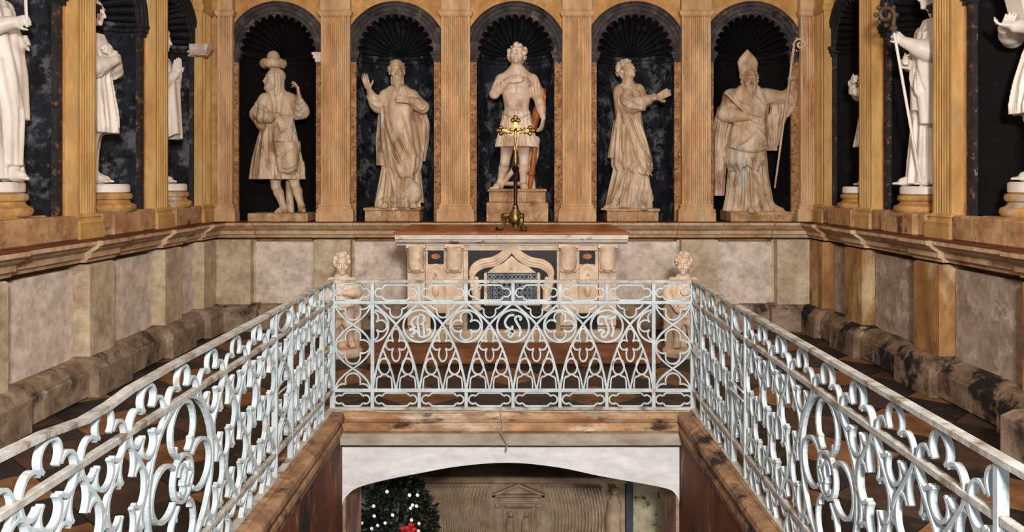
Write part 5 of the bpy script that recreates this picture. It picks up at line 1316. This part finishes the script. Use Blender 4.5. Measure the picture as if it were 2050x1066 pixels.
MB().lathe([(.028, cz(420)), (.034, cz(417)), (.022, cz(413)), (.018, cz(405)), (.021, cz(375)), (.020, cz(348)), (.030, cz(343)), (.040, cz(338)), (.030, cz(334)), (.012, cz(332))], 16).build('stem', M['bronze'], cf, smooth=True)
MB().lathe([(.02, cz(334)), (.032, cz(326)), (.022, cz(314)), (.028, cz(306)), (.014, cz(300)), (.010, cz(292))], 14).build('vase_knop', M['brass'], cf, smooth=True)
m = MB(); zc = cz(262)
def cbar(p, q, w_): m.ribbon([p, q], w_, .022)
cbar((0, cz(306)), (0, cz(246)), .032); cbar((-.13, zc), (.13, zc), .030)
for ex, ez in ((0, cz(240)), (-.155, zc), (.155, zc)):
    dx, dz = (0, 1) if ex == 0 else ((1 if ex > 0 else -1), 0)
    m.ball((ex+dx*.02, 0, ez+dz*.02), (.026, .014, .026)); m.ball((ex+dz*.03-dx*.008, 0, ez+dx*.03-dz*.008), (.022, .013, .022)); m.ball((ex-dz*.03-dx*.008, 0, ez-dx*.03-dz*.008), (.022, .013, .022)); m.ball((ex, 0, ez), (.022, .016, .022))
for a in range(4):
    t = PI/4+a*PI/2; m.ribbon([(.02*math.cos(t), zc+.02*math.sin(t)), (.055*math.cos(t), zc+.055*math.sin(t))], .010, .012); m.ribbon(ell_arc(.05*math.cos(t), zc+.05*math.sin(t), .016, .016, 10), .007, .012)
for sx in (-1, 1):
    for f in (.05, .09, .12): m.ball((sx*f, 0, zc-.024), (.012, .01, .014)); m.ball((sx*f, 0, zc+.02), (.010, .01, .010))
cr_ = m.build('cross', M['brass'], cf, smooth=True)
m = MB(); m.tube([(-.075, -.02, zc+.010), (-.03, -.025, zc-.004), (0, -.026, zc-.012), (.03, -.025, zc-.004), (.075, -.02, zc+.010)], .006, 6); m.tube([(0, -.026, zc-.005), (.003, -.03, zc-.06), (-.004, -.028, zc-.11), (.0, -.024, zc-.17)], [.014, .013, .012, .006], 6); m.ball((.004, -.03, zc+.016), (.011, .012, .014), 8, 6); m.build('crucified_figure', M['brass'], cr_, smooth=True)

# ------------------------------------------------------------------ marble putti beside the altar
def putto(flip, seed):
    s = SDF(-.26, .26, -.26, .26, -.02, .96, .0075); f = flip
    leg(s, (-.055, 0, .38), (-.06, -.03, .21), (-.06, .0, .06), (-.3, -1), .74); leg(s, (.055, .0, .38), (.075, -.05, .23), (.085, .03, .06), (.4, -1), .74)
    s.cap((-.055, 0, .36), (-.06, -.02, .24), .075, .058, .03); s.cap((.055, 0, .36), (.07, -.03, .25), .075, .058, .03)
    s.robe([(.30, 0, .0, .10, .085), (.40, 0, -.01, .118, .10), (.50, 0, -.02, .115, .105), (.60, 0, -.01, .112, .09), (.68, 0, 0, .10, .07), (.72, 0, 0, .05, .05)], n=3, amp=.0, k=.03)
    s.ell((0, -.03, .46), (.10, .09, .09), .04)
    arm(s, (-.11, 0, .65), (-.17, -.04, .53), (-.13, -.13, .44), (.045, .042, .038, .026), .02); hand(s, (-.13, -.13, .44), (.3, -.6, -.5), (.5, .4, 0), side=1, sc=.7)
    arm(s, (.11, 0, .65), (.16, -.05, .54), (.06, -.14, .55), (.045, .042, .038, .026), .02); hand(s, (.06, -.14, .55), (-1, -.2, .1), (0, 1, 0), side=-1, sc=.7)
    s.chain([(-.10*f, -.08, .46), (0, -.12, .40), (.11*f, -.08, .44), (.14*f, .05, .36), (.13*f, .08, .18), (.12*f, .09, .02)], [.028, .034, .03, .05, .05, .05], .02)
    s.chain([(-.02, .09, .0), (0, .10, .3)], [.07, .05], .03)
    head(s, (0, -.01, .815), yaw=.35*f, pitch=-.1, hair='curly', sc=.88, seed=seed)
    s.ell((0, -.01, .80), (.078, .08, .075), .03) if False else None
    return s
for x, f, lab in ((-1.66, 1, 'small marble cherub standing left of the altar behind the railing corner'), (1.72, -1, 'small marble cherub standing right of the altar behind the railing corner')):
    o = statue('cherub_statue', putto(f, 21 if f > 0 else 22), M['marble_p'], (x, 8.30, .085), 0, lab)
    MB().lathe([(.20, 0), (.21, .012), (.21, .05), (.18, .085)], 24, (0, 0, -.085)).build('statue_base', M['altar'], o, smooth=True)

# ------------------------------------------------------------------ crypt: sarcophagus, slabs, flowers
SY = 7.60; ss = 1680/SY
def sx(px): return (px-1020)/ss
def sz(py): return EYE+(364-py)/ss
sg = empty('sarcophagus', (0, SY, -2.6), 0, label='carved stone sarcophagus with wavy fluting and a small pedimented doorway, inside the crypt', cat='sarcophagus')
def zz(py): return sz(py)+2.6
X0, X1 = sx(836), sx(1252); ZTOP = zz(957)
MB().bbox(X0, X1, .02, .75, 0, ZTOP-.0, .01).build('chest', M['sarc'], sg)
MB().bbox(X0-.01, X1+.01, -.03, .76, ZTOP-.045, ZTOP+.012, .01).build('upper_rim', M['sarc'], sg)
MB().bbox(X0, X1, -.02, .1, .30, .38, .01).build('lower_rim', M['sarc'], sg)
zlo = .40; ridge = None
def strigil(amp, z0, z1, sgn):
    m = MB(); n = 18
    m.ribbon([(sgn*amp*math.sin((i/n)*2*PI*1.0), z0+(z1-z0)*i/n) for i in range(n+1)], .011, .05); return m
for (a, b, sgn) in ((862, 984, 1), (1092, 1208, -1)):
    N_ = 17; xa, xb = sx(a)+.02, sx(b)-.02; r0 = strigil(.046, zlo, zz(976), sgn).build('strigil_ridge', M['sarc'], sg, (xa, .008, 0))
    for i in range(1, N_): inst(r0, (xa+(xb-xa)*i/(N_-1), .008, 0))
# aedicula
ae = MB(); xa, xb = sx(986), sx(1090); xm = (xa+xb)/2
ae.box(xa, xb, -.025, .03, zz(1003), zz(996)); ae.box(xa+.01, xb-.01, -.015, .03, zz(1008), zz(1003))
ae.ribbon([(xa, zz(992)), (xm, zz(970)), (xb, zz(992))], .022, .06); ae.ribbon([(xa, zz(992)), (xb, zz(992))], .016, .06)
ae.box(xa+.03, xa+.075, -.02, .03, zlo, zz(1008)); ae.box(xb-.075, xb-.03, -.02, .03, zlo, zz(1008))
ae.ball((xa+.05, -.01, zz(1012)), (.035, .03, .025)); ae.ball((xb-.05, -.01, zz(1012)), (.035, .03, .025))
for i in range(7): ae.ball((xa+.02+i*(xb-xa-.04)/6, .0, zz(966)), (.018, .02, .014))
ae.ribbon([(xa+.11, zlo), (xa+.11, zz(1016)), (xb-.11, zz(1016)), (xb-.11, zlo)], .012, .05)
ae.box(xm-.006, xm+.006, -.008, .03, zlo, zz(1016))
ae.build('aedicula', M['sarc'], sg)
for x in (xm-.07, xm+.07):
    m = MB(); m.ball((x, -.0, zz(1030)), (.022, .025, .028)); m.tube([(x, 0, zz(1036)), (x-.008, -.005, zz(1052)), (x+.006, 0, zz(1090))], [.028, .04, .045], 8); m.build('relief_figure', M['sarc'], sg, smooth=True)
for px in (848, 1230):
    m = MB(); x = sx(px)
    m.ball((x, -.01, zz(982)), (.032, .03, .04)); m.tube([(x, 0, zz(990)), (x, -.01, zz(1008)), (x-.02, -.01, zz(1040)), (x+.01, 0, zz(1150))], [.03, .065, .07, .08], 10)
    m.tube([(x-.05, -.03, zz(1000)), (x-.01, -.06, zz(1018)), (x+.04, -.05, zz(1004))], .018, 6)
    m.tube([(x-.06, -.02, zz(1030)), (x, -.07, zz(1045)), (x+.05, -.03, zz(1020))], .014, 6); m.tube([(x-.04, -.05, zz(1040)), (x-.02, -.07, zz(1120))], .012, 6); m.tube([(x+.03, -.05, zz(1034)), (x+.0, -.07, zz(1120))], .012, 6)
    m.build('relief_figure', M['sarc'], sg, smooth=True)
MB().bbox(sx(1268), sx(1345), 0, .05, 0, 1.95, .006).build('leaning_slab', M['slab'], loc=(0, 7.62, -2.6), label='mottled yellow-grey stone slab standing to the right of the sarcophagus', cat='slab')
MB().bbox(sx(1253.5), sx(1267.5), -.02, .06, 0, 1.95, .006).build('stone_post', M['slab_blue'], loc=(0, 7.62, -2.6), label='narrow blue-grey stone upright between sarcophagus and mottled slab', cat='post')
MB().bbox(sx(700), sx(832), 0, .05, 0, 1.95, .006).build('leaning_slab', M['slab_white'], loc=(0, 7.78, -2.6), label='white slab spotted with mould behind the flowers, left of the sarcophagus', cat='slab')
# flower arrangement on a stand
FXc, FYc = (795-1020)/1680*7.25, 7.25
fz = lambda py: EYE+(364-py)/1680*7.25
fb = empty('flower_arrangement', (FXc, FYc, -2.6), 0, label='dark leafy bouquet with small white flowers and one red bloom, left in the crypt', cat='flowers')
MB().lathe([(.12, 0), (.13, .02), (.05, .06), (.04, .55), (.06, .6), (.10, .66), (.13, .86), (.12, .9)], 20).build('vase', M['clay'], fb, smooth=True)
rr = random.Random(5); lm = MB()
for i in range(2600):
    a = rr.uniform(0, 2*PI); t = rr.random(); z = .80+t*.98; R_ = .31*math.sin(min(1, (1-t)*1.6+.16)*PI*.55)*rr.uniform(.3, 1)**.5+.02
    c = V3((R_*math.cos(a)*1.05+.02*math.sin(z*9), R_*math.sin(a)*.7, z)); L_ = rr.uniform(.035, .075)
    d = V3((math.cos(a)+rr.uniform(-.6, .6), math.sin(a)+rr.uniform(-.6, .6), rr.uniform(-.5, .9))).normalized(); u = d.cross(V3((rr.uniform(-1, 1), rr.uniform(-1, 1), 1))).normalized()*L_*.28
    nn = d.cross(u).normalized()*.006
    lm.add([c, c+d*L_*.5+u+nn, c+d*L_, c+d*L_*.5-u+nn], [(0, 1, 2, 3)])
lm.build('leaves', M['leaf'], fb, kind='stuff')
sm = MB()
for i in range(16):
    a = rr.uniform(0, 2*PI); sm.tube([(0, 0, .85), (.08*math.cos(a), .05*math.sin(a), 1.2), (.2*math.cos(a), .12*math.sin(a), rr.uniform(1.2, 1.6))], .004, 5)
sm.build('stems', M['leaf'], fb, kind='stuff')
for px, py in ((820, 992), (836, 992), (748, 1014), (826, 1012), (834, 1014), (822, 1018), (786, 1032), (749, 1034), (824, 1042), (839, 1049), (771, 1048), (756, 1053), (744, 1059), (724, 1048), (838, 1064), (775, 985), (800, 1075), (735, 1080), (850, 1085)):
    x = (px-1020)/1680*7.0-FXc; z = EYE+(364-py)/1680*7.0+2.6
    m = MB()
    for k_ in range(6):
        a = k_*PI/3; m.ball((x+.0085*math.cos(a), -.25-.003*(k_ % 2), z+.009*math.sin(a)), (.0065, .004, .0065), 6, 4)
    m.ball((x, -.253, z), (.005, .005, .005), 6, 4); m.build('white_flower', M['petal'], fb, smooth=True)
x = (818-1020)/1680*7.0-FXc; z = EYE+(364-1066)/1680*7.0+2.6
m = MB()
for k_ in range(12):
    a = k_*2.4; r_ = .006*k_; m.ball((x+r_*math.cos(a), -.24-.01*math.cos(k_), z+r_*.8*math.sin(a)), (.028, .018, .024), 8, 5)
m.build('red_flower', M['petal_red'], fb, smooth=True)
